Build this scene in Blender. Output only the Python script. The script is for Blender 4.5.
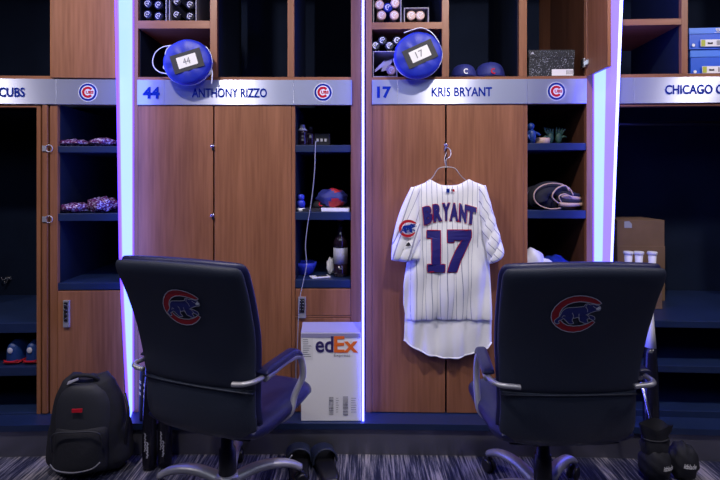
import bpy, math, random
from mathutils import Vector, Matrix
from mathutils.geometry import tessellate_polygon
random.seed(7)
for o in list(bpy.data.objects): bpy.data.objects.remove(o)
sc = bpy.context.scene
COL = sc.collection
PI = math.pi
CAMZ = 1.37; HY = 180.0; FPX = 480.0
# ---------------------------------------------------------------- camera, world, lights, exposure
cd = bpy.data.cameras.new('camera'); cam = bpy.data.objects.new('camera', cd); COL.objects.link(cam)
cam.location = (0, 0, CAMZ); cam.rotation_euler = (PI/2, 0, 0)
cd.sensor_width = 36; cd.lens = 24; cd.shift_y = -60/720; cd.clip_start = .02
sc.camera = cam
sc.view_settings.view_transform = 'Standard'; sc.view_settings.look = 'None'
sc.view_settings.gamma = 1; sc.view_settings.use_curve_mapping = False
sc.view_settings.exposure = 0.0
w = bpy.data.worlds.new('world'); sc.world = w; w.use_nodes = True
w.node_tree.nodes['Background'].inputs[0].default_value = (.35, .4, .8, 1)
w.node_tree.nodes['Background'].inputs[1].default_value = .25

def lamp(name, kind, loc, energy, color, size=.1, target=None, **kw):
    l = bpy.data.lights.new(name, kind); l.energy = energy; l.color = color
    if kind == 'AREA':
        l.shape = 'RECTANGLE'; l.size = size[0]; l.size_y = size[1]
    elif kind in ('POINT', 'SPOT'): l.shadow_soft_size = size
    for k, v in kw.items(): setattr(l, k, v)
    o = bpy.data.objects.new(name, l); COL.objects.link(o); o.location = loc
    if target is not None:
        o.rotation_euler = (Vector(target) - Vector(loc)).to_track_quat('-Z', 'Y').to_euler()
    return o
# recessed downlights of the clubhouse ceiling, one in front of each locker
for (x, t, e) in ((-2.95, -2.2, 66), (-1.08, -.9, 100), (.66, .75, 104), (2.62, 2.1, 85)):
    lamp('downlight', 'SPOT', (x, 1.2, 2.95), e, (1, .91, .90), .06, (t, 2.5, 1.2), spot_size=2.15, spot_blend=1.0)
# big soft ceiling panel behind the camera
lamp('ceiling_panel_light', 'AREA', (0, -.1, 2.93), 30, (.70, .78, 1), (3.5, 1.2), (0, 1.5, .3))

# ---------------------------------------------------------------- materials
MATS = {}
def mat(name, color, rough=.5, metal=0, spec=.5, noise=0, nscale=20, emit=None, es=0, bump=0, bscale=80, coat=0):
    m = bpy.data.materials.new(name); m.use_nodes = True; MATS[name] = m
    nt = m.node_tree; b = nt.nodes['Principled BSDF']
    b.inputs['Base Color'].default_value = (*color, 1)
    b.inputs['Roughness'].default_value = rough; b.inputs['Metallic'].default_value = metal
    b.inputs['Specular IOR Level'].default_value = spec
    b.inputs['Coat Weight'].default_value = coat
    if emit:
        b.inputs['Emission Color'].default_value = (*emit, 1); b.inputs['Emission Strength'].default_value = es
    tc = nt.nodes.new('ShaderNodeTexCoord')
    if noise:
        n = nt.nodes.new('ShaderNodeTexNoise'); n.inputs['Scale'].default_value = nscale
        nt.links.new(tc.outputs['Object'], n.inputs['Vector'])
        r = nt.nodes.new('ShaderNodeValToRGB')
        r.color_ramp.elements[0].position = .3; r.color_ramp.elements[1].position = .7
        r.color_ramp.elements[0].color = (*[c*(1-noise) for c in color], 1)
        r.color_ramp.elements[1].color = (*[min(1, c*(1+noise)) for c in color], 1)
        nt.links.new(n.outputs['Fac'], r.inputs[0]); nt.links.new(r.outputs[0], b.inputs['Base Color'])
    if bump:
        n = nt.nodes.new('ShaderNodeTexNoise'); n.inputs['Scale'].default_value = bscale
        nt.links.new(tc.outputs['Object'], n.inputs['Vector'])
        bp = nt.nodes.new('ShaderNodeBump'); bp.inputs['Strength'].default_value = bump; bp.inputs['Distance'].default_value = .004
        nt.links.new(n.outputs['Fac'], bp.inputs['Height']); nt.links.new(bp.outputs[0], b.inputs['Normal'])
    return m

def wood(name, dark, light, horiz=False, rough=.42):
    m = mat(name, light, rough, spec=.35); nt = m.node_tree; b = nt.nodes['Principled BSDF']
    tc = nt.nodes.new('ShaderNodeTexCoord'); mp = nt.nodes.new('ShaderNodeMapping')
    mp.inputs['Scale'].default_value = (2.5, 45, 45) if horiz else (45, 45, 2.2)
    nt.links.new(tc.outputs['Object'], mp.inputs[0])
    n = nt.nodes.new('ShaderNodeTexNoise'); n.inputs['Scale'].default_value = 1.5; n.inputs['Detail'].default_value = 6
    nt.links.new(mp.outputs[0], n.inputs['Vector'])
    mp2 = nt.nodes.new('ShaderNodeMapping'); mp2.inputs['Scale'].default_value = (1.2, 6, 6) if horiz else (6, 6, .8)
    nt.links.new(tc.outputs['Object'], mp2.inputs[0])
    n2 = nt.nodes.new('ShaderNodeTexNoise'); n2.inputs['Scale'].default_value = 1.3; n2.inputs['Detail'].default_value = 3
    nt.links.new(mp2.outputs[0], n2.inputs['Vector'])
    mx = nt.nodes.new('ShaderNodeMath'); mx.operation = 'ADD'
    nt.links.new(n.outputs['Fac'], mx.inputs[0]); nt.links.new(n2.outputs['Fac'], mx.inputs[1])
    hv = nt.nodes.new('ShaderNodeMath'); hv.operation = 'MULTIPLY'; hv.inputs[1].default_value = .5
    nt.links.new(mx.outputs[0], hv.inputs[0])
    r = nt.nodes.new('ShaderNodeValToRGB')
    r.color_ramp.elements[0].position = .36; r.color_ramp.elements[1].position = .64
    r.color_ramp.elements[0].color = (*dark, 1); r.color_ramp.elements[1].color = (*light, 1)
    nt.links.new(hv.outputs[0], r.inputs[0]); nt.links.new(r.outputs[0], b.inputs['Base Color'])
    return m

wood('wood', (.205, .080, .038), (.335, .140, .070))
wood('shaded_wood', (.07, .028, .016), (.11, .045, .026))  # locker wood again, colour darkened for the shade on inner walls
wood('wood_rail', (.205, .080, .038), (.335, .140, .070), True)
mat('navy_laminate', (.008, .014, .034), .8, spec=.1, noise=.15, nscale=4)
mat('navy_shelf', (.011, .024, .078), .4, noise=.1, nscale=5)
mat('kick', (.20, .20, .25), .36, metal=.7)
mat('chrome', (.72, .72, .75), .22, metal=1)
mat('grey_metal', (.50, .50, .54), .42, metal=.6)
mat('black_plastic', (.012, .012, .016), .35)
mat('black_cloth', (.010, .011, .018), .75, bump=.4, bscale=60)
mat('black_gloss', (.008, .008, .014), .16)
mat('white', (.78, .78, .80), .5)
mat('white_decal', (.80, .82, .9), .5)
mat('silver_thread', (.52, .52, .64), .5)
mat('red', (.50, .012, .03), .8, spec=.1)
mat('dark_red', (.36, .008, .02), .6)
mat('logo_blue', (.012, .03, .27), .8, spec=.1)
mat('bear_blue', (.018, .026, .19), .6)
mat('letter_blue', (.008, .03, .30), .9, spec=.0)
mat('jersey_navy', (.018, .014, .19), .6)
mat('upholstery', (.019, .026, .050), .55, bump=.25, bscale=900)
mat('leather', (.024, .032, .054), .38, bump=.3, bscale=180)
mat('pad_blue', (.012, .014, .075), .4, bump=.2, bscale=200)
mat('white_cloth', (.90, .91, .97), .8, bump=.25, bscale=25)
mat('blue_cloth', (.012, .03, .46), .5, bump=.25, bscale=30)
mat('dark_grey', (.022, .024, .034), .6)
mat('grey_card', (.34, .33, .38), .7)
mat('tan_wood', (.62, .42, .36), .4)
mat('cardboard', (.18, .105, .06), .8, noise=.12, nscale=8)
mat('box_blue', (.015, .11, .72), .4)
mat('box_blue_light', (.06, .22, .88), .4)
mat('yellow_green', (.45, .5, .05), .5)
mat('paper', (.85, .85, .88), .6)
mat('tape_violet', (.30, .29, .48), .45)
mat('orange', (.85, .16, .02), .5)
mat('fedex_blue', (.03, .02, .13), .5)
mat('ink_grey', (.2, .2, .24), .6)
mat('ink', (.02, .02, .03), .6)
mat('blue_plastic', (.03, .05, .5), .3)
mat('leather_tan', (.62, .42, .28), .5)
mat('green_leaf', (.015, .06, .035), .6)
mat('cream', (.55, .45, .35), .7)
mat('wine_glass', (.014, .008, .014), .08, coat=.5)
mat('foil_red', (.14, .015, .03), .35)
mat('label_paper', (.34, .35, .42), .6)
mat('shoe_blue', (.012, .045, .20), .4, bump=.4, bscale=120)
mat('ceiling_paint', (.42, .42, .46), .8)
mat('wall_paint', (.10, .12, .22), .8, noise=.05, nscale=3)
mat('led_cyan', (.1, .1, .1), .4, emit=(.50, .80, 5.0), es=1.05)
mat('led_violet', (.1, .1, .1), .4, emit=(.36, .24, 4.5), es=1.1)
mat('led_white', (1, 1, 1), .4, emit=(.42, .55, 5.5), es=1.9)
mat('led_blue', (.1, .05, .7), .4, emit=(.13, .05, 1.5), es=3.0)

def speckle(name, base, dot, scale, th):
    m = mat(name, base, .5); nt = m.node_tree; b = nt.nodes['Principled BSDF']
    tc = nt.nodes.new('ShaderNodeTexCoord'); n = nt.nodes.new('ShaderNodeTexNoise')
    n.inputs['Scale'].default_value = scale; n.inputs['Detail'].default_value = 2
    nt.links.new(tc.outputs['Object'], n.inputs['Vector'])
    r = nt.nodes.new('ShaderNodeValToRGB'); r.color_ramp.elements[0].position = th; r.color_ramp.elements[1].position = th+.04
    r.color_ramp.elements[0].color = (*base, 1); r.color_ramp.elements[1].color = (*dot, 1)
    nt.links.new(n.outputs['Fac'], r.inputs[0]); nt.links.new(r.outputs[0], b.inputs['Base Color'])
speckle('speckled_black', (.012, .014, .02), (.30, .32, .4), 190, .61)
speckle('pink_wrap', (.10, .02, .09), (.42, .36, .60), 95, .53)
MATS['pink_wrap'].node_tree.nodes['Principled BSDF'].inputs['Roughness'].default_value = .15

def plate_mat():
    m = mat('brushed_aluminium', (.56, .60, .78), .34, metal=.66, noise=.0); nt = m.node_tree; b = nt.nodes['Principled BSDF']
    tg = nt.nodes.new('ShaderNodeTangent'); tg.direction_type = 'RADIAL'; tg.axis = 'Z'
    nt.links.new(tg.outputs[0], b.inputs['Tangent'])
    b.inputs['Anisotropic'].default_value = .96
    b.inputs['Anisotropic Rotation'].default_value = .25
    tc = nt.nodes.new('ShaderNodeTexCoord'); mp = nt.nodes.new('ShaderNodeMapping'); mp.inputs['Scale'].default_value = (3, 3, 900)
    nt.links.new(tc.outputs['Object'], mp.inputs[0])
    n = nt.nodes.new('ShaderNodeTexNoise'); nt.links.new(mp.outputs[0], n.inputs['Vector'])
    mr = nt.nodes.new('ShaderNodeMapRange'); mr.inputs['To Min'].default_value = .33; mr.inputs['To Max'].default_value = .41
    nt.links.new(n.outputs['Fac'], mr.inputs[0]); nt.links.new(mr.outputs[0], b.inputs['Roughness'])
plate_mat()

def stripe_mat():
    m = mat('pinstripe', (.76, .77, .84), .8, bump=.2, bscale=25); nt = m.node_tree; b = nt.nodes['Principled BSDF']
    uv = nt.nodes.new('ShaderNodeUVMap'); sp = nt.nodes.new('ShaderNodeSeparateXYZ'); nt.links.new(uv.outputs[0], sp.inputs[0])
    fr = nt.nodes.new('ShaderNodeMath'); fr.operation = 'FRACT'; nt.links.new(sp.outputs[0], fr.inputs[0])
    lt = nt.nodes.new('ShaderNodeMath'); lt.operation = 'LESS_THAN'; lt.inputs[1].default_value = .11; nt.links.new(fr.outputs[0], lt.inputs[0])
    gt = nt.nodes.new('ShaderNodeMath'); gt.operation = 'LESS_THAN'; gt.inputs[1].default_value = .5; nt.links.new(sp.outputs[1], gt.inputs[0])
    mu = nt.nodes.new('ShaderNodeMath'); mu.operation = 'MULTIPLY'; nt.links.new(lt.outputs[0], mu.inputs[0]); nt.links.new(gt.outputs[0], mu.inputs[1])
    mx = nt.nodes.new('ShaderNodeMix'); mx.data_type = 'RGBA'
    mx.inputs[6].default_value = (.91, .92, .97, 1); mx.inputs[7].default_value = (.34, .35, .50, 1)
    nt.links.new(mu.outputs[0], mx.inputs[0]); nt.links.new(mx.outputs[2], b.inputs['Base Color'])
stripe_mat()

def carpet_mat():
    m = mat('carpet', (.1, .1, .12), .95, spec=.1); nt = m.node_tree; b = nt.nodes['Principled BSDF']
    tc = nt.nodes.new('ShaderNodeTexCoord'); mp = nt.nodes.new('ShaderNodeMapping'); mp.inputs['Scale'].default_value = (70, 3.0, 1)
    nt.links.new(tc.outputs['Object'], mp.inputs[0])
    n = nt.nodes.new('ShaderNodeTexNoise'); n.inputs['Scale'].default_value = 1.3; n.inputs['Detail'].default_value = 5; n.inputs['Roughness'].default_value = .7
    nt.links.new(mp.outputs[0], n.inputs['Vector'])
    mp2 = nt.nodes.new('ShaderNodeMapping'); mp2.inputs['Scale'].default_value = (9, 1.2, 1); nt.links.new(tc.outputs['Object'], mp2.inputs[0])
    n2 = nt.nodes.new('ShaderNodeTexNoise'); n2.inputs['Scale'].default_value = 1.0; nt.links.new(mp2.outputs[0], n2.inputs['Vector'])
    ad = nt.nodes.new('ShaderNodeMath'); ad.operation = 'MULTIPLY_ADD'; ad.inputs[1].default_value = .55
    nt.links.new(n2.outputs['Fac'], ad.inputs[0]); nt.links.new(n.outputs['Fac'], ad.inputs[2])
    r = nt.nodes.new('ShaderNodeValToRGB'); cr = r.color_ramp
    cr.elements[0].position = .70; cr.elements[0].color = (.020, .022, .05, 1)
    cr.elements[1].position = .90; cr.elements[1].color = (.34, .31, .34, 1)
    e = cr.elements.new(.79); e.color = (.10, .10, .14, 1)
    nt.links.new(ad.outputs[0], r.inputs[0]); nt.links.new(r.outputs[0], b.inputs['Base Color'])
    bp = nt.nodes.new('ShaderNodeBump'); bp.inputs['Strength'].default_value = .5; bp.inputs['Distance'].default_value = .005
    nt.links.new(n.outputs['Fac'], bp.inputs['Height']); nt.links.new(bp.outputs[0], b.inputs['Normal'])
carpet_mat()

# ---------------------------------------------------------------- mesh helpers
class MB:
    def __init__(s): s.v = []; s.f = []; s.m = []; s.ml = []; s.cur = 0; s.uv = {}; s.flat = set()
    def mt(s, name):
        if name not in s.ml: s.ml.append(name)
        s.cur = s.ml.index(name); return s
    def vert(s, p): s.v.append(tuple(p)); return len(s.v)-1
    def face(s, ids, uv=None):
        if uv: s.uv[len(s.f)] = uv
        s.f.append(tuple(ids)); s.m.append(s.cur)
    def box(s, x0, x1, y0, y1, z0, z1):
        i = len(s.v)
        for z in (z0, z1):
            for (x, y) in ((x0, y0), (x1, y0), (x1, y1), (x0, y1)): s.v.append((x, y, z))
        for q in ((3, 2, 1, 0), (4, 5, 6, 7), (0, 1, 5, 4), (1, 2, 6, 5), (2, 3, 7, 6), (3, 0, 4, 7)):
            s.flat.add(len(s.f)); s.face([i+k for k in q])
        return s
    def hexa(s, p):   # 8 points: bottom 4 ccw, top 4 ccw
        i = len(s.v); s.v += [tuple(a) for a in p]
        for q in ((3, 2, 1, 0), (4, 5, 6, 7), (0, 1, 5, 4), (1, 2, 6, 5), (2, 3, 7, 6), (3, 0, 4, 7)):
            s.flat.add(len(s.f)); s.face([i+k for k in q])
        return s
    def lathe(s, prof, n=20, M=None, cap=True):   # prof: (r, z) around z
        M = M or Matrix.Identity(4); rings = []
        for (r, z) in prof:
            rings.append([s.vert(M @ Vector((r*math.cos(2*PI*k/n), r*math.sin(2*PI*k/n), z))) for k in range(n)])
        for a, b in zip(rings, rings[1:]):
            for k in range(n): s.face((a[k], a[(k+1) % n], b[(k+1) % n], b[k]))
        if cap:
            s.flat.add(len(s.f)); s.face(rings[0][::-1]); s.flat.add(len(s.f)); s.face(rings[-1])
        return s
    def tube(s, pts, r, n=8, closed=False, flat=1.0):
        pts = [Vector(p) for p in pts]; N = len(pts); rings = []
        up = Vector((0, 0, 1)); last = None
        for i, p in enumerate(pts):
            if closed: t = pts[(i+1) % N] - pts[i-1]
            else: t = pts[min(i+1, N-1)] - pts[max(i-1, 0)]
            if t.length < 1e-9: t = Vector((0, 0, 1))
            t.normalize()
            if last is None:
                a = up if abs(t.z) < .9 else Vector((0, 1, 0)); nrm = (a - t*a.dot(t)).normalized()
            else:
                nrm = last - t*last.dot(t)
                nrm = nrm.normalized() if nrm.length > 1e-6 else last
            last = nrm; bi = t.cross(nrm)
            rr = r[i] if isinstance(r, (list, tuple)) else r
            rings.append([s.vert(p + nrm*rr*flat*math.cos(2*PI*k/n) + bi*rr*math.sin(2*PI*k/n)) for k in range(n)])
        m = N if closed else N-1
        for i in range(m):
            a = rings[i]; b = rings[(i+1) % N]
            for k in range(n): s.face((a[k], b[k], b[(k+1) % n], a[(k+1) % n]))
        if not closed: s.face(rings[0]); s.face(rings[-1][::-1])
        return s
    def ellipsoid(s, c, r, n=16, m=10, fn=None):
        rings = []
        for j in range(1, m):
            th = PI*j/m; ring = []
            for k in range(n):
                ph = 2*PI*k/n
                p = Vector((math.sin(th)*math.cos(ph), math.sin(th)*math.sin(ph), math.cos(th)))
                q = 1 if fn is None else fn(p)
                ring.append(s.vert((c[0]+p.x*r[0]*q, c[1]+p.y*r[1]*q, c[2]+p.z*r[2]*q)))
            rings.append(ring)
        t = s.vert((c[0], c[1], c[2]+r[2])); b = s.vert((c[0], c[1], c[2]-r[2]))
        for k in range(n):
            s.face((t, rings[0][k], rings[0][(k+1) % n])); s.face((b, rings[-1][(k+1) % n], rings[-1][k]))
        for a, bb in zip(rings, rings[1:]):
            for k in range(n): s.face((a[k], bb[k], bb[(k+1) % n], a[(k+1) % n]))
        return s
    def poly(s, pts, fn=lambda x, y: (x, 0, y), thick=0):   # flat polygon (facing -Y) mapped by fn
        tri = tessellate_polygon([[Vector((x, y, 0)) for x, y in pts]])
        ids = [s.vert(fn(x, y)) for x, y in pts]
        for t in tri:
            a, b, c = (Vector((*pts[k], 0)) for k in t)
            if (b-a).cross(c-a).z < 0: t = t[::-1]
            s.flat.add(len(s.f)); s.face([ids[k] for k in t])
        return s
    def stroke(s, pts, wd, fn=lambda x, y: (x, 0, y), closed=True):
        N = len(pts); inn = []; out = []
        for i, (x, y) in enumerate(pts):
            if closed: a = pts[i-1]; b = pts[(i+1) % N]
            else: a = pts[max(i-1, 0)]; b = pts[min(i+1, N-1)]
            tx, ty = b[0]-a[0], b[1]-a[1]; L = math.hypot(tx, ty) or 1; nx, ny = -ty/L, tx/L
            inn.append(s.vert(fn(x+nx*wd/2, y+ny*wd/2))); out.append(s.vert(fn(x-nx*wd/2, y-ny*wd/2)))
        for i in range(N if closed else N-1):
            j = (i+1) % N; s.flat.add(len(s.f)); s.face((out[i], out[j], inn[j], inn[i]))
        return s
    def surf(s, P, T, nu=24, nv=24, uvf=None, back=True):
        """closed pillow: P(u,v) mid surface, T(u,v) half thickness; front is along -normal side"""
        def sp(k, n): return .5 - .5*math.cos(PI*k/n)
        F = []; B = []
        e = 1e-3
        for j in range(nv+1):
            rf = []; rb = []
            for i in range(nu+1):
                u, v = sp(i, nu), sp(j, nv)
                p = Vector(P(u, v))
                du = Vector(P(min(1, u+e), v)) - Vector(P(max(0, u-e), v)); dv = Vector(P(u, min(1, v+e))) - Vector(P(u, max(0, v-e)))
                nr = du.cross(dv)
                nr = nr.normalized() if nr.length > 1e-12 else Vector((0, -1, 0))
                t = T(u, v)
                edge = i in (0, nu) or j in (0, nv)
                a = s.vert(p + nr*(0 if edge else t)); rf.append((a, u, v))
                rb.append((a, u, v) if edge else (s.vert(p - nr*t), u, v))
            F.append(rf); B.append(rb)
        for j in range(nv):
            for i in range(nu):
                q = [F[j][i], F[j][i+1], F[j+1][i+1], F[j+1][i]]
                s.face([a[0] for a in q], [uvf(a[1], a[2]) for a in q] if uvf else None)
                q = [B[j][i], B[j+1][i], B[j+1][i+1], B[j][i+1]]
                s.face([a[0] for a in q], [uvf(a[1], a[2]) for a in q] if uvf else None)
        return s
    def text(s, txt, x0, x1, y0, y1, fn=lambda x, y: (x, 0, y), bold=0.0, grow=0.0, shear=0):
        vs, fs = font_mesh(txt, bold)
        X = [v[0] for v in vs]; Y = [v[1] for v in vs]
        a, b, c, d = min(X), max(X), min(Y), max(Y)
        x0 -= grow; x1 += grow; y0 -= grow; y1 += grow
        i = len(s.v)
        for (x, y) in vs:
            yy = y0+(y-c)/(d-c)*(y1-y0)
            s.v.append(tuple(fn(x0+(x-a)/(b-a)*(x1-x0)+shear*(yy-y0), yy)))
        for f in fs: s.flat.add(len(s.f)); s.face([i+k for k in f])
        return s
    def build(s, name, parent=None, smooth=False, M=None, bevel=0, loc=None, sub=0):
        me = bpy.data.meshes.new(name)
        vs = s.v if M is None else [tuple(M @ Vector(p)) for p in s.v]
        me.from_pydata(vs, [], s.f)
        for n in (s.ml or ['white']): me.materials.append(MATS[n])
        me.polygons.foreach_set('material_index', s.m)
        me.polygons.foreach_set('use_smooth', [smooth and (k not in s.flat) for k in range(len(s.f))])
        if s.uv:
            uvl = me.uv_layers.new(name='UVMap')
            for k, uvs in s.uv.items():
                p = me.polygons[k]
                for li, q in zip(p.loop_indices, uvs): uvl.data[li].uv = q
        me.update()
        o = bpy.data.objects.new(name, me); COL.objects.link(o)
        if parent: o.parent = parent
        if loc: o.location = loc
        if bevel:
            b = o.modifiers.new('bevel', 'BEVEL'); b.width = bevel; b.segments = 2; b.limit_method = 'ANGLE'; b.angle_limit = .7
        if sub:
            b = o.modifiers.new('sub', 'SUBSURF'); b.levels = sub; b.render_levels = sub
        return o
_fc = {}
def font_mesh(txt, bold):
    k = (txt, bold)
    if k in _fc: return _fc[k]
    c = bpy.data.curves.new('t', 'FONT'); c.body = txt; c.size = 1; c.offset = bold; c.resolution_u = 3; c.fill_mode = 'FRONT'
    o = bpy.data.objects.new('t', c); COL.objects.link(o)
    dg = bpy.context.evaluated_depsgraph_get(); dg.update()
    me = bpy.data.meshes.new_from_object(o.evaluated_get(dg))
    r = ([(v.co.x, v.co.y) for v in me.vertices], [tuple(p.vertices) for p in me.polygons])
    bpy.data.objects.remove(o); bpy.data.curves.remove(c); bpy.data.meshes.remove(me)
    _fc[k] = r; return r
def smooth_line(pts, n=6, closed=False):
    P = [Vector(p) for p in pts]; N = len(P); out = []
    for i in range(N if closed else N-1):
        g = (lambda k: P[k % N]) if closed else (lambda k: P[max(0, min(N-1, k))])
        a, b, c, d = g(i-1), g(i), g(i+1), g(i+2)
        for j in range(n):
            t = j/n
            out.append(.5*((2*b)+(c-a)*t+(2*a-5*b+4*c-d)*t*t+(3*b-a-3*c+d)*t**3))
    if not closed: out.append(P[-1])
    return out
def lerp_tab(tab, t):
    if t <= tab[0][0]: return tab[0][1]
    for (a, va), (b, vb) in zip(tab, tab[1:]):
        if t <= b: return va+(vb-va)*(t-a)/(b-a)
    return tab[-1][1]
def cat_tab(tab, t):   # smooth interpolation of a table
    xs = [a for a, _ in tab]
    if t <= xs[0]: return tab[0][1]
    if t >= xs[-1]: return tab[-1][1]
    for i in range(len(tab)-1):
        if t <= xs[i+1]:
            k = (t-xs[i])/(xs[i+1]-xs[i]); p1 = tab[i][1]; p2 = tab[i+1][1]
            p0 = tab[max(0, i-1)][1]; p3 = tab[min(len(tab)-1, i+2)][1]
            return .5*(2*p1+(p2-p0)*k+(2*p0-5*p1+4*p2-p3)*k*k+(3*p1-p0-3*p2+p3)*k**3)

def tag(o, label=None, cat=None, group=None, kind=None):
    if label: o['label'] = label
    if cat: o['category'] = cat
    if group: o['group'] = group
    if kind: o['kind'] = kind
    return o
def empty(name, loc=(0, 0, 0), rz=0, **k):
    o = bpy.data.objects.new(name, None); COL.objects.link(o); o.location = loc; o.rotation_euler = (0, 0, rz)
    o.empty_display_size = .05
    return tag(o, **k)
def copy_tree(o, parent=None):
    c = o.copy(); COL.objects.link(c)
    if parent: c.parent = parent
    for ch in list(o.children): copy_tree(ch, c)
    return c

# ---------------------------------------------------------------- locker frames
class LK:
    def __init__(s, ox, oy, deg):
        s.a = math.radians(deg); s.c = math.cos(s.a); s.s = math.sin(s.a); s.o = (ox, oy)
        s.M = Matrix.Translation((ox, oy, 0)) @ Matrix.Rotation(s.a, 4, 'Z')
    def uz(s, px, py, d=0):          # picture point on this locker's plane at depth d -> (u, z)
        rx = (px-360)/FPX; rz = -(py-HY)/FPX
        n = (-s.s, s.c); t = (d + n[0]*s.o[0]+n[1]*s.o[1])/(n[0]*rx+n[1])
        X, Y = rx*t-s.o[0], t-s.o[1]
        return X*s.c+Y*s.s, CAMZ+rz*t
    def u(s, px, d=0): return s.uz(px, 200, d)[0]
    def z(s, px, py, d=0): return s.uz(px, py, d)[1]
    def w(s, u, d, z): return s.M @ Vector((u, d, z))
X131 = (131-360)/480*2.5
L44 = LK(X131, 2.5, 0)
L17 = LK((363.5-360)/480*2.5, 2.5, -1.4)
LRR = None
u594 = L17.u(594); pr = L17.w(u594, 0, 0)
LRR = LK(pr.x, pr.y, -3.2)
LLL = LK(X131, 2.5, 2.4)
PZ = .16            # platform top
TOP = 2.72; DEP = .72

# ---------------------------------------------------------------- room
def struct(name, mb, **k): return tag(mb.build(name, **k), kind='structure')
struct('floor', MB().mt('carpet').box(-3.7, 3.7, -3, 3.6, -.05, 0))
struct('ceiling', MB().mt('ceiling_paint').box(-3.7, 3.7, -3, 3.6, 3.0, 3.05))
struct('wall_back', MB().mt('wall_paint').box(-3.7, 3.7, 3.5, 3.6, 0, 3.0))
struct('wall_left', MB().mt('wall_paint').box(-3.7, -3.6, -3, 3.5, 0, 3.0))
struct('wall_right', MB().mt('wall_paint').box(3.6, 3.7, -3, 3.5, 0, 3.0))
struct('wall_front', MB().mt('wall_paint').box(-3.6, 3.6, -3, -2.9, 0, 3.0))
# low platform the lockers stand on (front follows the lockers)
pl = MB(); FR = .115
fl = [LLL.w(-1.24, -FR, 0), L44.w(0, -FR, 0), L17.w(0, -FR, 0), L17.w(u594, -FR, 0), LRR.w(1.24, -FR, 0)]
bk = [LLL.w(-1.24, DEP+.04, 0), L44.w(0, DEP+.04, 0), L17.w(0, DEP+.04, 0), L17.w(u594, DEP+.04, 0), LRR.w(1.24, DEP+.04, 0)]
for i in range(4):
    a, b, c, d = fl[i], fl[i+1], bk[i+1], bk[i]
    def at(p, z, dy=0): return (p.x, p.y+dy, z)
    pl.mt('kick').hexa([at(a, 0, .012), at(b, 0, .012), at(c, 0), at(d, 0), at(a, PZ-.03, .012), at(b, PZ-.03, .012), at(c, PZ-.03), at(d, PZ-.03)])
    pl.mt('navy_shelf').hexa([at(a, PZ-.03), at(b, PZ-.03), at(c, PZ-.03), at(d, PZ-.03), at(a, PZ), at(b, PZ), at(c, PZ), at(d, PZ)])
struct('trim_1', pl)

# ---------------------------------------------------------------- lockers
def fb(m, L, x0, x1, y0, y1, d0, d1, top=None, bottom=None):
    """box whose front face (at depth d0) covers a picture rectangle of the locker front; side faces square to the locker"""
    xm = (x0+x1)/2
    z1 = L.z(xm, y0, 0) if top is None else top; z0 = L.z(xm, y1, 0) if bottom is None else bottom
    return m.box(L.u(x0), L.u(x1), d0, d1, z0, z1)
def emblem_round(parent, L, px, py, r, d):
    u, z = L.uz(px, py, d)
    m = MB()
    def disc(rad, dd, mt_):
        m.mt(mt_); m.poly([(math.cos(2*PI*k/40)*rad, math.sin(2*PI*k/40)*rad) for k in range(40)], lambda x, y: (u+x, d-dd, z+y))
    disc(r, .001, 'white_decal'); disc(r*.93, .0016, 'logo_blue'); disc(r*.70, .0022, 'white_decal')
    def arc(ro, ri, sx=1.0, a0=38, mt_='red', dd=.0028):
        pts = [(ro*sx*math.cos(math.radians(a)), ro*math.sin(math.radians(a))) for a in range(a0, 361-a0, 8)]
        pts += [(ri*sx*math.cos(math.radians(a)), ri*math.sin(math.radians(a))) for a in range(360-a0, a0-1, -8)]
        m.mt(mt_).poly(pts, lambda x, y: (u+x, d-dd, z+y))
    arc(r*.60, r*.34)
    m.mt('red').text('UBS', -.20*r, .62*r, -.17*r, .17*r, lambda x, y: (u+x, d-.003, z+y), bold=.05)
    return m.build('emblem', parent)
def keypad(parent, L, x0, x1, y0, y1, d):
    m = MB(); fb(m.mt('grey_metal'), L, x0, x1, y0, y1, d-.012, d)
    u0, u1 = L.u(x0), L.u(x1); z1 = L.z(x0, y0); z0 = L.z(x0, y1)
    m.mt('black_plastic').box(u0+.006, u1-.006, d-.016, d-.012, z0+.03, z1-.008)
    m.mt('chrome')
    for i in range(4):
        for j in range(2):
            cx = u0+.006+(u1-u0-.012)*(j+.5)/2; cz = z0+.036+(z1-z0-.05)*(i+.5)/4
            m.box(cx-.004, cx+.004, d-.019, d-.016, cz-.005, cz+.005)
    return m.build('keypad_lock', parent, bevel=.001)
def base_locker(L, label, U0, U1, stiles, Wm='wood'):
    """U0/U1: left and right side in u. stiles: list of (x0,x1,ztop,zbottom) dividers"""
    R = empty('locker', (L.o[0], L.o[1], 0), L.a, label=label, cat='locker')
    return R
def letters(parent, L, items, d):
    for (t, x0, x1, y0, y1, b) in items:
        m = MB().mt('letter_blue'); u0, z1 = L.uz(x0, y0, d); u1, z0 = L.uz(x1, y1, d)
        z1 = L.z((x0+x1)/2, y0, d); z0 = L.z((x0+x1)/2, y1, d)
        m.text(t, u0, u1, z0, z1, lambda x, y: (x, d-.0022, y), bold=b+.022)
        m.build('number' if t.isdigit() else 'lettering', parent)
def plate(parent, L, x0, x1, y0, y1, seams, wide=None):
    xm = (x0+x1)/2 if wide is None else wide
    z1 = L.z(xm, y0, -.008); z0 = L.z(xm, y1, -.008)
    m = MB().mt('brushed_aluminium')
    xs = [x0]+seams+[x1]
    for a, b in zip(xs, xs[1:]):
        m.box(L.u(a)+.0006, L.u(b)-.0006, -.010, .0, z0, z1)
    return m.build('name_plate', parent, bevel=.0008)

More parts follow.
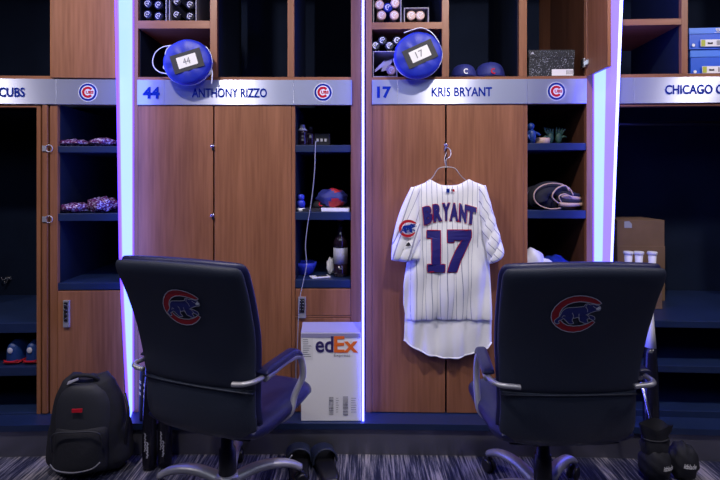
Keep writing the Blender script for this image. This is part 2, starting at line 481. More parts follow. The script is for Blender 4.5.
def build_locker(L, label, U0, U1, cfg):
    R = base_locker(L, label, U0, U1, None)
    c = MB().mt('wood')
    for (x0, x1, za, zb, dep) in cfg['verticals']: c.box(x0, x1, 0, dep, za, zb)
    c.mt('wood_rail')
    for (x0, x1, za, zb, dep) in cfg['rails']: c.box(x0, x1, 0, dep, za, zb)
    c.build('carcass', R, bevel=.0015)
    MB().mt('navy_laminate').box(U0, U1, DEP-.02, DEP, PZ, TOP).build('back_panel', R)
    for (x0, x1, za, zb, dep) in cfg.get('liners', []):  # thin dark sheets added so the cell sides look shaded
        MB().mt('shaded_wood' if dep in (.49, .67) else 'navy_laminate').box(x0, x1, .022, dep, za, zb).build('lining', R)
    return R
def cell(L, x0, x1, za, zb, dep=.5, back=True, right=True):
    e = .003; u0, u1 = L.u(x0), L.u(x1)
    r = [(u0, u0+e, za, zb, dep)]
    if right: r.append((u1-e, u1, za, zb, dep))
    return r
# ---- locker 44
L = L44; Z = lambda y: L.z(360, y)
uu = L.u; W44 = L17.o[0]-L44.o[0]
zr0, zr1 = Z(80), Z(77); zp1 = Z(80); zp0 = Z(105)
cfg = dict(verticals=[(0.014, uu(138), PZ, TOP, DEP-.02), (uu(351), W44-.014, PZ, TOP, DEP-.02),
                      (uu(210), uu(217), zr1, TOP, .5), (uu(287.5), uu(294), zr1, TOP, .5), (uu(291.5), uu(295), PZ, zp0, DEP-.02),
                      ],
           rails=[(uu(138), uu(351), zr0-.002, zr1, .6), (uu(138), uu(351), zp0, zr0-.002, .03), (uu(138), uu(210), Z(28.5), Z(20.5), .5),
                  (uu(138), uu(351), TOP-.03, TOP, .6), (uu(295), uu(351), Z(317.5), Z(316), .3)])
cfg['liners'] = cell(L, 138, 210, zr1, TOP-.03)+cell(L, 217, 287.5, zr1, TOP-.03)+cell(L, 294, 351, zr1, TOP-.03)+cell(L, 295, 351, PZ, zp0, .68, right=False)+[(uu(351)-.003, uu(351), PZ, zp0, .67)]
R44 = build_locker(L, 'wooden locker 44 lettered ANTHONY RIZZO with two closed doors, behind the left chair', 0.014, W44-.014, cfg)
def shelf(parent, L, x0, x1, y0, y1, d1=DEP-.02, d0=.004, name='shelf', U=None):
    xm = 360 if L is L44 else (x0+x1)/2
    m = MB().mt('navy_shelf'); u0 = L.u(x0) if U is None else U[0]; u1 = L.u(x1) if U is None else U[1]
    m.box(u0, u1, d0, d1, L.z(xm, y1), L.z(xm, y0)); return m.build(name, parent, bevel=.002)
for (a, b) in ((145, 152), (212, 220), (280, 288)): shelf(R44, L, 295, 351, a, b)
def door(parent, L, x0, x1, y0, y1, d0=-.002, d1=.02, name='door', bottom=None):
    xm = (x0+x1)/2
    m = MB().mt('wood'); m.box(L.u(x0), L.u(x1), d0, d1, L.z(xm, y1) if bottom is None else bottom, L.z(xm, y0))
    return m.build(name, parent, bevel=.0015)
def knob(parent, L, px, py, d=-.002):
    u, z = L.uz(px, py, d); m = MB().mt('chrome')
    m.box(u-.006, u+.006, d-.004, d, z-.016, z+.016)
    m.lathe([(.004, 0), (.004, .010), (.008, .014), (.008, .020), (.003, .023)], 12, Matrix.Translation((u, d-.003, z+.004)) @ Matrix.Rotation(PI/2, 4, 'X'))
    return m.build('latch', parent, smooth=True)
d1 = door(R44, L, 138.3, 213, 105.3, 413, bottom=PZ+.004); d2 = door(R44, L, 214.6, 291.3, 105.3, 413, bottom=PZ+.004)
for y in (147, 216): knob(d1, L, 213.2, y)
door(R44, L, 295.5, 350.5, 289, 315.5, name='drawer_front')
d3 = door(R44, L, 295.5, 350.5, 318, 413, bottom=PZ+.004)
keypad(R44, L, 298.5, 306, 296.5, 317.5, -.002)
pm = plate(R44, L, 138, 352, 80, 104.8, [165, 294])
letters(pm, L, [('44', 143, 160, 87, 98.7, .02), ('ANTHONY RIZZO', 192, 267, 88.3, 97.6, .0)], -.010)
emblem_round(pm, L, 323, 92.3, .0485, -.010)
# ---- locker 17
L = L17; uu = L.u; Z = lambda y: L.z(479, y)
zr0, zr1 = Z(79.5), Z(76.5); zp1 = Z(79.3); zp0 = Z(104)
WR = u594
cfg = dict(verticals=[(.012, uu(372), PZ, TOP, DEP-.02), (uu(586.5), WR-.004, PZ, TOP, DEP-.02),
                      (uu(442), uu(449), zr1, TOP, .5), (uu(519), uu(527), zr1, TOP, .5), (uu(524), uu(527.5), PZ, zp0, DEP-.02)],
           rails=[(uu(372), uu(586.5), zr0-.002, zr1, .6), (uu(372), uu(586.5), zp0, zr0-.002, .03), (uu(372), uu(442), Z(28.5), Z(21.5), .5),
                  (uu(372), uu(586.5), TOP-.03, TOP, .6)])
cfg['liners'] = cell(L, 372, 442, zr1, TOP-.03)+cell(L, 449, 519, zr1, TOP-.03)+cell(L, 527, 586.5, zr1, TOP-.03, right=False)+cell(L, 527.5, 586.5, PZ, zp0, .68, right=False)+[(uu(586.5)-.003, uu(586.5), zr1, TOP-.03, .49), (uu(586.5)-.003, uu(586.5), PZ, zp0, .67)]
R17 = build_locker(L, 'wooden locker 17 lettered KRIS BRYANT, the pinstripe jersey hanging on its doors', .018, WR-.012, cfg)
for (a, b) in ((143, 150), (210.5, 218.5), (279, 287)): shelf(R17, L, 527.5, 586.5, a, b)
d1 = door(R17, L, 372.3, 445, 104.3, 413, bottom=PZ+.004); d2 = door(R17, L, 446.8, 523.7, 104.3, 413, bottom=PZ+.004)
for y in (146, 214): knob(d1, L, 445.4, y)
door(R17, L, 528, 586, 288, 413, bottom=PZ+.004)
pm = plate(R17, L, 372, 586, 79.3, 103.8, [397.5, 526.5])
letters(pm, L, [('17', 377, 391.3, 86.5, 98.2, .02), ('KRIS BRYANT', 431.5, 492, 87.2, 96.6, .0)], -.010)
emblem_round(pm, L, 556.3, 91.3, .048, -.010)
# opened upper door of locker 17, swung out at the right
m = MB().mt('wood'); uh = uu(586.3); zb = L.z(587, 76.5)
tilt = .004
m.hexa([(uh, -.01, zb), (uh+.018, -.01, zb), (uh+.018+tilt, -.215, zb), (uh+tilt, -.215, zb), (uh, -.01, TOP-.02), (uh+.018, -.01, TOP-.02), (uh+.018+tilt, -.215, TOP-.02), (uh+tilt, -.215, TOP-.02)])
od = m.build('upper_door', R17, bevel=.0015)
m = MB().mt('chrome'); uq, zq = L.uz(584.5, 64, .02)
m.box(uh-.006, uh, -.035, .05, zq-.012, zq+.012); m.box(uh-.016, uh-.006, -.008, .03, zq-.024, zq+.024)
m.build('hinge', od, bevel=.001)
# ---- left locker
L = LLL; uu = L.u; Z = lambda y: L.z(50, y)
UL = -1.2
zr0, zr1 = Z(79), Z(76)
zp0 = Z(104.3)
cfg = dict(verticals=[(UL, UL+.035, PZ, TOP, DEP-.02), (-.035, -.012, PZ, TOP, DEP-.02), (uu(50), uu(53.5), zr0, TOP, .5),
                      (uu(50), uu(57.5), PZ, zp0, DEP-.02), (uu(36.5), uu(40.5), PZ, zp0, .03)],
           rails=[(UL+.035, -.035, zr0-.002, zr1, .6), (UL+.035, -.035, zp0, zr0-.002, .03), (UL+.035, uu(36.5), Z(107.5), zp0, .04),
                  (UL+.035, -.035, TOP-.03, TOP, .6)])
cfg['liners'] = [(UL+.035, UL+.038, zr1, TOP-.03, .5), (uu(50)-.003, uu(50), zr1, TOP-.03, .5), (uu(57.5), uu(57.5)+.003, PZ, zp0, .68)]
RL = build_locker(L, 'wooden locker at the left edge lettered CUBS with open wardrobe, behind the backpack', UL, -.012, cfg)
for (a, b) in ((146, 152.5), (213.5, 221), (283, 290)):
    shelf(RL, L, 57.5, 124, a, b, U=(uu(57.5), -.035))
m = MB().mt('wood').box(uu(53.5), -.014, -.018, .004, L.z(85, 78.6), TOP-.02); m.build('upper_door', RL, bevel=.0015)
m = MB().mt('wood').box(uu(57.8), -.036, -.002, .02, PZ+.004, L.z(85, 291)); dd = m.build('lower_door', RL, bevel=.0015)
keypad(dd, L, 64.5, 70.5, 300, 326.5, -.002)
# lining + pocket door
for b_ in ((uu(50)-.006, uu(50), .04, DEP-.02, PZ, zp0), (UL+.035, UL+.041, .01, DEP-.02, PZ, zp0), (UL+.041, uu(50)-.006, .2, DEP-.02, zp0-.012, zp0)):
    MB().mt('navy_laminate').box(*b_).build('lining', RL)
pd = MB().mt('wood').box(uu(42.8), uu(48), -.006, .50, PZ+.004, zp0-.005).build('pocket_door', RL, bevel=.002)
for y in (148.5, 219):
    m = MB().mt('grey_metal'); z = Z(y); u0 = uu(43.5)
    m.box(u0, uu(47.5), -.012, -.006, z-.014, z+.014)
    m.tube([(uu(50)+.018*math.cos(a*PI/8), -.010, z+.018*math.sin(a*PI/8)) for a in range(16)], .0022, 6, True)
    m.build('hinge', pd, smooth=True)
def wardrobe_shelves(R, L, u0, u1, ys, xm, front=.0, skip=()):
    for (a, b) in ys: shelf(R, L, 0, 0, a, b, U=(u0, u1), d0=front) if False else MB().mt('navy_shelf').box(u0, u1, front, DEP-.02, L.z(xm, b), L.z(xm, a)).build('shelf', R, bevel=.003)
wardrobe_shelves(RL, L, UL+.041, uu(36.4), ((323, 333), (367, 376), (413, 420)), 20)
m = MB().mt('navy_laminate').box(UL+.041, uu(36), DEP-.10, DEP-.02, L.z(20, 323), L.z(20, 130)); m.build('rear_lining', RL)
pm = plate(RL, L, -96, 125, 79, 104.2, [57.5], wide=50)
letters(pm, L, [('CHICAGO CUBS', -55, 25, 87.3, 96.8, .0)], -.010)
emblem_round(pm, L, 88, 92.3, .0485, -.010)
# ---- right locker
L = LRR; uu = L.u; Z = lambda y: L.z(668, y)
UR = 1.2; zr0, zr1 = Z(77), Z(73.8); zp0 = Z(103.2)
us = .035
cfg = dict(verticals=[(.012, us, PZ, TOP, DEP-.02), (UR-.035, UR, PZ, TOP, DEP-.02), (uu(681.5), uu(688), zr1, TOP, .5), (uu(860), uu(865), PZ, TOP, DEP-.02)],
           rails=[(us, UR-.035, zr0-.002, zr1, .6), (us, UR-.035, zp0, zr0-.002, .03), (us, UR-.035, Z(106), zp0, .04), (us, uu(681.5), Z(24.8), Z(18.5), .5),
                  (us, UR-.035, TOP-.03, TOP, .6)])
cfg['verticals'].pop()
cfg['liners'] = [(us, us+.003, zr1, TOP-.03, .5), (uu(681.5)-.003, uu(681.5), zr1, TOP-.03, .5), (uu(688), uu(688)+.003, zr1, TOP-.03, .5)]
RR = build_locker(L, 'wooden locker at the right edge lettered CHICAGO C, blue shoe boxes above its open wardrobe', .012, UR, cfg)
wardrobe_shelves(RR, L, us+.004, UR-.04, ((321, 328), (366, 373), (411, 418)), 690)
MB().mt('navy_laminate').box(us, us+.004, .02, DEP-.02, PZ, zp0).build('lining', RR); MB().mt('navy_laminate').box(UR-.039, UR-.035, .02, DEP-.02, PZ, zp0).build('lining', RR)
m = MB().mt('black_plastic').tube([(us+.005, .3, zp0-.07), (UR-.04, .3, zp0-.07)], .012, 12); m.build('hanging_rail', RR, smooth=True)
pm = plate(RR, L, 617, 834, 77.2, 103, [633], wide=668)
letters(pm, L, [('CHICAGO CUBS', 665, 741, 84.6, 94, .0)], -.010)

# ---------------------------------------------------------------- light fins between lockers
def fin(name_label, bx, by, AT, XT, bands=(.62, .90), tk=.008, tip='led_white'):
    """tapering luminous blade; AT: height -> protrusion, XT: height -> sideways offset of the front edge"""
    R = empty('light_fin', (bx, by, 0), 0, label=name_label, cat='light')
    zs = [PZ+.004, .30, .53, .75, .99, 1.3, 1.6, 2.0, 2.31, TOP]
    def strip(name, f0, f1, mt_, tw):
        m = MB().mt(mt_); rows = []
        for z in zs:
            d = lerp_tab(AT, z); x = lerp_tab(XT, z)
            rows.append([m.vert((x*f0-tw, -d*f0, z)), m.vert((x*f0+tw, -d*f0, z)), m.vert((x*f1+tw, -d*f1, z)), m.vert((x*f1-tw, -d*f1, z))])
        for p, q in zip(rows, rows[1:]):
            for k in range(4): m.face((p[k], p[(k+1) % 4], q[(k+1) % 4], q[k]))
        m.face(rows[0]); m.face(rows[-1][::-1])
        return m.build(name, R)
    strip('cyan_glow_band', 0.0, bands[0], 'led_cyan', tk)  # cyan and violet bands put the face's glow fade into emission
    strip('violet_glow_band', bands[0], bands[1], 'led_violet', tk)
    strip('light_strip', bands[1], 1.0, tip, tk*.7)
    MB().mt('led_blue').box(-.005, .005, -.0005, .03, PZ+.002, TOP).build('spill_glow', R)  # added glowing box for the violet light spilling onto the stiles
    return R
fin('tapering white LED blade left of locker 44, beside the left chair', X131+.002, 2.498, [(.16, .100), (.53, .130), (.99, .160), (2.31, .205), (2.72, .215)], [(.16, .034), (.53, .028), (.99, .021), (2.31, .022), (2.72, .022)], (.90, .955), .006, 'led_blue')
fin('thin white LED blade seen edge-on between lockers 44 and 17', L17.o[0]-.003, 2.497, [(.16, .098), (2.72, .125)], [(.16, 0), (2.72, 0)], (.5, .9), tk=.007)
fin('widest tapering LED blade right of locker 17, behind the open upper door', pr.x+.004, pr.y-.002, [(.16, .095), (.53, .125), (.99, .170), (2.31, .240), (2.72, .25)], [(.16, -.004), (.99, .0), (2.31, .014), (2.72, .016)], (.50, .93), .004)

# ---------------------------------------------------------------- bear-in-C emblem
C_OUT = [(489,150),(470,132),(440,112),(400,95),(350,83),(300,79),(250,84),(200,102),(155,135),(120,180),(100,230),(100,275),(115,315),(150,355),(200,388),(250,404),(300,408),(360,398),(410,372),(445,342),(464,318),(440,305)]
C_IN = [(410,325),(385,337),(340,349),(290,352),(240,345),(205,325),(180,300),(165,265),(166,230),(180,195),(215,160),(260,140),(310,133),(360,137),(410,148),(450,158),(475,158)]
BEAR = [(488,190),(482,212),(455,216),(430,224),(400,238),(388,246),(422,256),(450,270),(456,294),(440,299),(415,286),(392,291),(406,322),(376,327),(358,316),(336,309),(325,287),(316,272),(295,278),(276,282),(272,302),(288,326),(256,332),(234,316),(214,296),(200,285),(184,296),(164,306),(172,327),(150,333),(130,311),(140,290),(164,266),(174,240),(184,214),(208,191),(250,184),(300,180),(346,173),(356,156),(374,150),(396,160),(420,155),(450,164),(472,170)]
def bear_emblem(parent, fn, size, red='dark_red', line='silver_thread', lw=7, name='emblem'):
    """fn(x,y,lift) -> 3d; size = half width"""
    k = size/195.0
    cv = lambda P: [((x-290)*k, -(y-243)*k) for x, y in P]
    sm = lambda P: [(p.x, p.y) for p in smooth_line([(x, y, 0) for x, y in P], 3, True)]
    m = MB(); c = cv(C_OUT+C_IN)
    m.mt(red).poly(c, lambda x, y: fn(x, y, .0010)); m.mt(line).stroke(c, lw*k, lambda x, y: fn(x, y, .0016))
    b = sm(cv(BEAR))
    m.mt('bear_blue' if red == 'dark_red' else 'letter_blue').poly(b, lambda x, y: fn(x, y, .0022)); m.mt(line).stroke(b, lw*.7*k, lambda x, y: fn(x, y, .0028))
    for ln in ([(370,155),(362,180),(380,200),(385,225)], [(262,232),(276,255),(276,280)], [(318,240),(320,262),(330,290)], [(212,262),(196,256),(186,275)], [(420,170),(436,184),(452,190)], [(376,246),(400,262),(412,285)]):
        m.mt(line).stroke(cv(ln), lw*.6*k, lambda x, y: fn(x, y, .0030), closed=False)
    m.mt('white_decal').poly(cv([(470,176),(486,190),(478,206),(456,206),(446,196)]), lambda x, y: fn(x, y, .0032))
    return m.build(name, parent)

# ---------------------------------------------------------------- chairs
def make_chair(loc, yaw, label, star0, ex=0, hub=(0, 0), ar=(.288, .243), star_r=.33):
    R = empty('office_chair', loc, yaw, label=label, cat='chair', group='navy office chairs')
    # backrest: profile y(z), half width w(z)
    YT = [(.40, -.20), (.44, -.245), (.52, -.262), (.64, -.268), (.80, -.292), (.95, -.340), (1.10, -.400)]
    WT = [(.40, .215), (.46, .248), (.55, .249), (.65, .253), (.80, .266), (.95, .274), (1.10, .281)]
    def back(zz, x, off=0):   # x in metres
        w_ = cat_tab(WT, zz); y = cat_tab(YT, zz) + .035*(x/w_)**2
        return Vector((x, y-off, zz))
    def P_shell(z0, z1, grow=0, off=0, cr=.05):
        def P(u, v):
            zz = z0+(z1-z0)*v; w_ = cat_tab(WT, zz)+grow
            top = (z1-zz)
            if top < cr: w_ -= cr*(1-math.sqrt(max(0, 1-((cr-top)/cr)**2)))*.55
            x = (2*u-1)*w_
            sag = .018*(1-(2*u-1)**2)*(v if z1 > 1 else 0)*0
            return back(zz, x, off) + Vector((0, 0, -.012*((2*u-1)**2)*v))
        return P
    def T(th, pu=10, pv=14):
        return lambda u, v: th*(max(0, 1-abs(2*u-1)**pu))**.5*(max(0, 1-abs(2*v-1)**pv))**.5
    shell = MB().mt('upholstery').surf(P_shell(.605, 1.085, 0, .0, .04), T(.022), 28, 32).build('backrest', R, smooth=True)
    low = MB().mt('leather').surf(P_shell(.40, .628, -.002, -.002, .001), T(.022, 10, 10), 28, 20).build('lower_back_panel', R, smooth=True)
    sm_ = MB().mt('upholstery')
    sm_.tube([back(.612-.012*abs(k/10)**2+.01*0, k/10*.250, .0215) for k in range(-10, 11)], .0035, 6)
    sm_.build('seam', low, smooth=True)
    MB().mt('pad_blue').surf(P_shell(.46, 1.096, .003, -.032, .05), T(.026, 8, 14), 28, 36).build('back_cushion', R, smooth=True)
    bear_emblem(shell, lambda x, y, l: back(.918+y, ex+x, .0262+l), .081)
    # seat
    def PS(u, v):
        x = (2*u-1)*(.262-.03*max(0, (v-.8)/.2)**2-.02*max(0, (.15-v)/.15)); y = -.235+.50*v
        return Vector((x, y, .435+.018*math.sin(v*PI)*-1+.006-(.05*max(0, (v-.8)/.2)**2)))
    MB().mt('pad_blue').surf(PS, lambda u, v: .045*(max(0, 1-abs(2*u-1)**8))**.5*(max(0, 1-abs(2*v-1)**8))**.5, 24, 24).build('seat', R, smooth=True)
    def PB(u, v):
        x = (2*u-1)*.205; y = -.205+.42*v
        return Vector((x, y, .398-.012*math.sin(v*PI)))
    MB().mt('leather').surf(PB, lambda u, v: .02*(max(0, 1-abs(2*u-1)**8))**.5*(max(0, 1-abs(2*v-1)**8))**.5, 20, 20).build('seat_shell', R, smooth=True)
    # arms
    for s in (-1, 1):
        a = MB().mt('grey_metal')
        pts = smooth_line([(s*.200, -.304, .650), (s*.225, -.302, .652), (s*(ar[0]-.023), -.298, .655), (s*(ar[0]-.003), -.270, .655), (s*ar[0], -.22, .652)], 5)
        a.tube(pts, .0105, 10, flat=.85)
        pts = smooth_line([(s*(ar[0]-.002), -.20, .640), (s*(ar[0]+ar[1])/2, -.05, .648), (s*(ar[1]+.005), .045, .640), (s*(ar[1]+.004), .085, .605), (s*(ar[1]+.008), .088, .54), (s*.256, .06, .47), (s*.252, .03, .41), (s*.22, .0, .385)], 6)
        a.tube(pts, .014, 10)
        arm = a.build('arm_frame', R, smooth=True)
        def PA(u, v, s=s):
            y = -.225+.29*v; x = s*(ar[0]+(ar[1]-ar[0])*v)+(2*u-1)*.023
            return Vector((x, y, .668-.03*max(0, (v-.75)/.25)**2))
        MB().mt('pad_blue').surf(PA, lambda u, v: .016*(max(0, 1-abs(2*u-1)**4))**.5*(max(0, 1-abs(2*v-1)**6))**.5, 12, 18).build('arm_pad', arm, smooth=True)
    m = MB().mt('black_plastic'); m.box(-.09, .09, -.11, .10, .33, .385); m.build('tilt_mechanism', R, bevel=.012)
    m = MB().mt('black_plastic').lathe([(.036, .10), (.038, .12), (.034, .24), (.027, .245), (.025, .335)], 20, Matrix.Translation((hub[0], hub[1], 0))); m.build('gas_column', R, smooth=True)
    m = MB().mt('grey_metal').lathe([(.045, .075), (.052, .09), (.05, .125), (.038, .14)], 24, Matrix.Translation((hub[0], hub[1], 0))); m.build('hub', R, smooth=True)
    for k in range(5):
        a = math.radians(star0+72*k)-yaw
        ca, sa = math.cos(a), math.sin(a)
        leg = MB().mt('grey_metal')
        pr_ = smooth_line([(.035, 0, .110), (.12, 0, .130), (.20, 0, .130), (.27, 0, .112), (star_r-.01, 0, .083)], 4)
        rad = [.031-.010*i/(len(pr_)-1) for i in range(len(pr_))]
        leg.tube([(p.x*ca+hub[0], p.x*sa+hub[1], p.z) for p in pr_], rad, 10, flat=.7)
        lg = leg.build('star_leg', R, smooth=True)
        c = MB().mt('black_plastic'); cx, cy = (star_r-.01)*ca+hub[0], (star_r-.01)*sa+hub[1]
        for q in (-1, 1):
            Mx = Matrix.Translation((cx-sa*.014*q, cy+ca*.014*q, .03)) @ Matrix.Rotation(a, 4, 'Z') @ Matrix.Rotation(PI/2, 4, 'X')
            c.lathe([(.022, -.009), (.03, -.006), (.03, .006), (.022, .009)], 18, Mx)
        c.tube([(cx, cy, .03), (cx, cy, .075)], .008, 8)
        c.build('caster', lg, smooth=True)
    return R
make_chair((.752, 1.975, 0), math.radians(1.0), 'right navy office chair, seen squarely from behind, between jersey and black lettered bags', 45, -.032)
make_chair((-.534, 2.045, 0), math.radians(-20), 'left navy office chair, turned to the right, its arm beside the white carton', 24, .022, (-.015, -.03), (.270, .270))

# ---------------------------------------------------------------- jersey on hanger
L = L17; JD = -.055
JR = empty('baseball_jersey', (0, 0, 0), 0, label='white pinstripe jersey lettered BRYANT 17 hanging on the doors of locker 17', cat='jersey')
def jp(px, py, d=JD): u, z = L.uz(px, py, d); return L.w(u, d, z)
nrmJ = Vector((-L.s, L.c, 0))
TOPY = [(0, 188), (.18, 183), (.255, 179), (.33, 182.5), (.42, 185.5), (.60, 185.5), (.69, 182.5), (.77, 179), (.85, 182), (1, 186)]
LX = [(0, 411), (.25, 414), (.5, 408), (.72, 403.5), (.88, 403.5), (1, 406)]
RX = [(0, 486), (.25, 484), (.5, 488.5), (.75, 491), (1, 492)]
def fold(px, py): 
    k = max(0, (py-215)/140)
    return .010*k*math.sin(px*.42+py*.02) + .007*k*math.sin(px*.21+1.3-py*.03) + .004*math.sin(px*.1+py*.12)
def torso_px(u, v):
    top = lerp_tab(TOPY, u); y = top+(320-top)*v; x0 = lerp_tab(LX, v); x1 = lerp_tab(RX, v)
    return x0+(x1-x0)*u, y
def PJ(u, v):
    px, py = torso_px(u, 1-v); p = jp(px, py)
    return p + nrmJ*fold(px, py)
TJ = lambda u, v: (.010+.016*min(1, v*3))*(max(0, 1-abs(2*u-1)**3))**.5*(max(0, 1-abs(2*v-1)**10))**.5
def uvJ(u, v):
    px, py = torso_px(u, 1-v)
    x = (px-406)/5.05
    plain = px > 473+max(0, (262-py)*.3)
    return (x, 1.0 if plain or px < 411 and py > 262 else 0.0)
MB().mt('pinstripe').surf(PJ, TJ, 60, 50, uvJ).build('torso', JR, smooth=True)
BT = [(0, 341), (.06, 346), (.18, 351.5), (.33, 356.5), (.52, 359), (.7, 357), (.85, 352), (.95, 348.5), (1, 343)]
def tail_px(u, v): 
    y = 314+(cat_tab(BT, u)-314)*(1-v); x0 = 405+(-1.0)*(1-v); x1 = 491.5; return x0+(x1-x0)*u, y
def PT(u, v): px, py = tail_px(u, v); return jp(px, py, JD+.016) + nrmJ*fold(px, py)*.8
MB().mt('white_cloth').surf(PT, lambda u, v: .008*(max(0, 1-abs(2*u-1)**6))**.5*(max(0, 1-abs(2*v-1)**10))**.5, 40, 16).build('shirt_tail', JR, smooth=True)
ms = MB().mt('white_cloth')
ms.tube([jp(*tail_px(k/40, 0.02), JD+.008)+nrmJ*fold(*tail_px(k/40, 0))*.8 for k in range(41)], .0035, 6); ms.build('hem', JR, smooth=True)
def sleeve(outer, inner, sgn):
    def edge(T_, s): 
        tab = [(i/(len(T_)-1), q) for i, q in enumerate(T_)]
        return cat_tab([(a, q[0]) for a, q in tab], s), cat_tab([(a, q[1]) for a, q in tab], s)
    def PX(u, v):
        s = 1-v; a = edge(outer, s); b = edge(inner, s)
        if sgn < 0: a, b = b, a
        x = b[0]+(a[0]-b[0])*u if False else a[0]*(1-u)+b[0]*u; y = a[1]*(1-u)+b[1]*u
        y += 2.2*s**6*math.sin(PI*u)
        return x, y
    def P(u, v): px, py = PX(u, v); return jp(px, py, JD-.012-.022*(1-v)) + nrmJ*.006*math.sin(px*.55+py*.25)*(1-v)
    def uvs(u, v):
        px, py = PX(u, v); return ((px*.9+(py*.35 if sgn > 0 else -py*.5))/6.0, 0)
    o = MB().mt('pinstripe').surf(P, lambda u, v: .026*(max(0, 1-abs(2*u-1)**3))**.5*(max(0, 1-abs(2*v-1)**10))**.5, 20, 30, uvs).build('sleeve', JR, smooth=True)
    return o
s1 = sleeve([(411, 187), (401.5, 207), (395, 228), (392, 246), (391.5, 260)], [(420, 187), (419, 207), (420, 225), (420.5, 243), (420, 259)], 1)
s2 = sleeve([(485.5, 185), (492.5, 210), (498, 230), (502, 243), (503.5, 254)], [(479, 186), (479, 205), (481, 225), (485, 245), (489.5, 264)], -1)
cuff = MB().mt('white_decal')
# number, name, patch: lifted onto the cloth
def onj(px, py, lift): return jp(px, py) + nrmJ*(fold(px, py) - .0285 - lift)
def cloth_letters(m, polys, lift):
    for P_ in polys: m.poly([(x, -y) for x, y in P_], lambda x, y: onj(x, -y, lift))
ONE = [(426.5,230),(439.5,230),(439.5,263.5),(444,263.5),(444,271),(427,271),(427,263.5),(431.3,263.5),(431.3,237.5),(426.5,237.5)]
SEV = [(446.5,229.5),(470,229.5),(470,237),(465.5,247),(460,259),(456,271),(446.5,271),(449.5,262),(455,250),(461,239.5),(453,239.5),(453,241.5),(446.5,241.5)]
def dens(P_, n=4):
    o = []
    for i, a in enumerate(P_):
        b = P_[(i+1) % len(P_)]
        for k in range(n): o.append((a[0]+(b[0]-a[0])*k/n, a[1]+(b[1]-a[1])*k/n))
    return o
m = MB().mt('red'); 
for P_ in (ONE, SEV): m.stroke([(x, -y) for x, y in dens(P_)], 1.5, lambda x, y: onj(x, -y, .0005))
m.mt('jersey_navy'); cloth_letters(m, [dens(ONE), dens(SEV)], .0022)
m.build('number', JR)
m = MB()
def arch(cx, x): return ((x-448)/26.0)**2*4.6
cells = [('B', 422.6, 431.6), ('R', 432.4, 441.2), ('Y', 441.4, 449.2), ('A', 448.8, 457.6), ('N', 458.2, 465.6), ('T', 465.4, 474.4)]
for (g, lift, mt_) in ((.75, .001, 'red'), (.2, .0022, 'jersey_navy')):
    m.mt(mt_)
    for (ch, a, b) in cells:
        m.text(ch, a+.35, b-.35, -220.0, -203.0, lambda x, y: onj(x+.10*(y+211)*((x-448)/26)*1.0, -y+arch(0, x), lift), bold=.07, grow=g)
m.build('name_lettering', JR)
bear_emblem(s1, lambda x, y, l: jp(407.5+x*192, 228.5-y*225, JD-.056-l-.006), .047, red='red', line='white_decal', lw=4)
m = MB().mt('ink').poly([(405.5,-246),(411,-246),(410,-243.5),(408.6,-242),(407,-243.5)], lambda x, y: jp(x, -y, JD-.066)); m.build('maker_mark', s1)
m = MB().mt('letter_blue').poly([(445.3,-192.3),(448.6,-192.3),(448.6,-188.6),(445.3,-188.6)], lambda x, y: onj(x, -y, .002))
m.mt('red').poly([(451.5,-191.5),(453.8,-191.5),(453,-189),(451.5,-189)], lambda x, y: onj(x, -y, .002)); m.mt('ink_grey').poly([(450.2,-191.2),(451.4,-191.2),(451.4,-188.9),(450.2,-188.9)], lambda x, y: onj(x, -y, .002))
m.build('collar_mark', JR)
m = MB().mt('white_decal').tube([jp(428.5+41.5*k/20, 180.2+6.2*math.sin(PI*k/20)**.55, JD-.004) for k in range(21)], .005, 6); m.build('collar', JR, smooth=True)
# hanger
HR = MB().mt('grey_metal')
HR.tube(smooth_line([jp(420, 188, JD), jp(432, 178, JD), jp(438, 169, JD), jp(446, 167, JD), jp(455, 168.5, JD), jp(462, 177, JD), jp(476, 188, JD)], 5), .0022, 6)
HR.tube(smooth_line([jp(446.5, 167.5, JD), jp(446, 160, JD), jp(450.5, 156, JD+.01), jp(450, 149.5, JD+.02), jp(446, 147.5, JD+.035), jp(444.8, 151, JD+.04)], 5), .0022, 6)
HR.tube(smooth_line([jp(446.5, 168, JD), jp(444.5, 160, JD), jp(446.5, 152, JD+.02)], 4), .0016, 6)
tag(HR.build('clothes_hanger', smooth=True), 'thin wire hanger holding the jersey from the latch of locker 17', 'hanger')

# ---------------------------------------------------------------- things in the lockers
def place(L, px, py, d):   # world point on plane d
    u, z = L.uz(px, py, d); return L.w(u, d, z)
def shelfpt(L, px, d, ztop):
    return L.w(L.u(px, d), d, ztop)

def open_carton(L, x0, x1, ytop, ybot, zbase, label, group, d0=.03, d1=.42, flaps=False, mt_='grey_card'):
    u0, u1 = L.u(x0, d0), L.u(x1, d0); H = L.z((x0+x1)/2, ytop, d0)-zbase; t = .005
    R = empty('open_carton', tuple(L.w((u0+u1)/2, d0, zbase)), L.a, label=label, cat='box', group=group)
    w_ = (u1-u0)/2; m = MB().mt(mt_)
    m.box(-w_, w_, 0, d1-d0, 0, t); m.box(-w_, w_, 0, d1-d0, H-t, H); m.box(-w_, -w_+t, 0, d1-d0, t, H-t); m.box(w_-t, w_, 0, d1-d0, t, H-t)
    m.mt('navy_laminate').box(-w_+t, w_-t, d1-d0-t, d1-d0, t, H-t)
    m.build('carton_body', R, bevel=.001)
    if flaps:
        f = MB().mt('tape_violet'); f.hexa([(-w_+.01, .02, .03), (-.01, .02, .06), (-.01, .024, .06), (-w_+.01, .024, .03), (-w_+.012, .02, .045), (0, .02, .095), (0, .024, .095), (-w_+.012, .024, .045)])
        f.hexa([(-.02, .05, .04), (.02, .05, .05), (.02, .054, .05), (-.02, .054, .04), (-.005, .05, .09), (.045, .05, .11), (.045, .054, .11), (-.005, .054, .09)])
        f.build('inner_flap', R)
    return R
_bat = {}
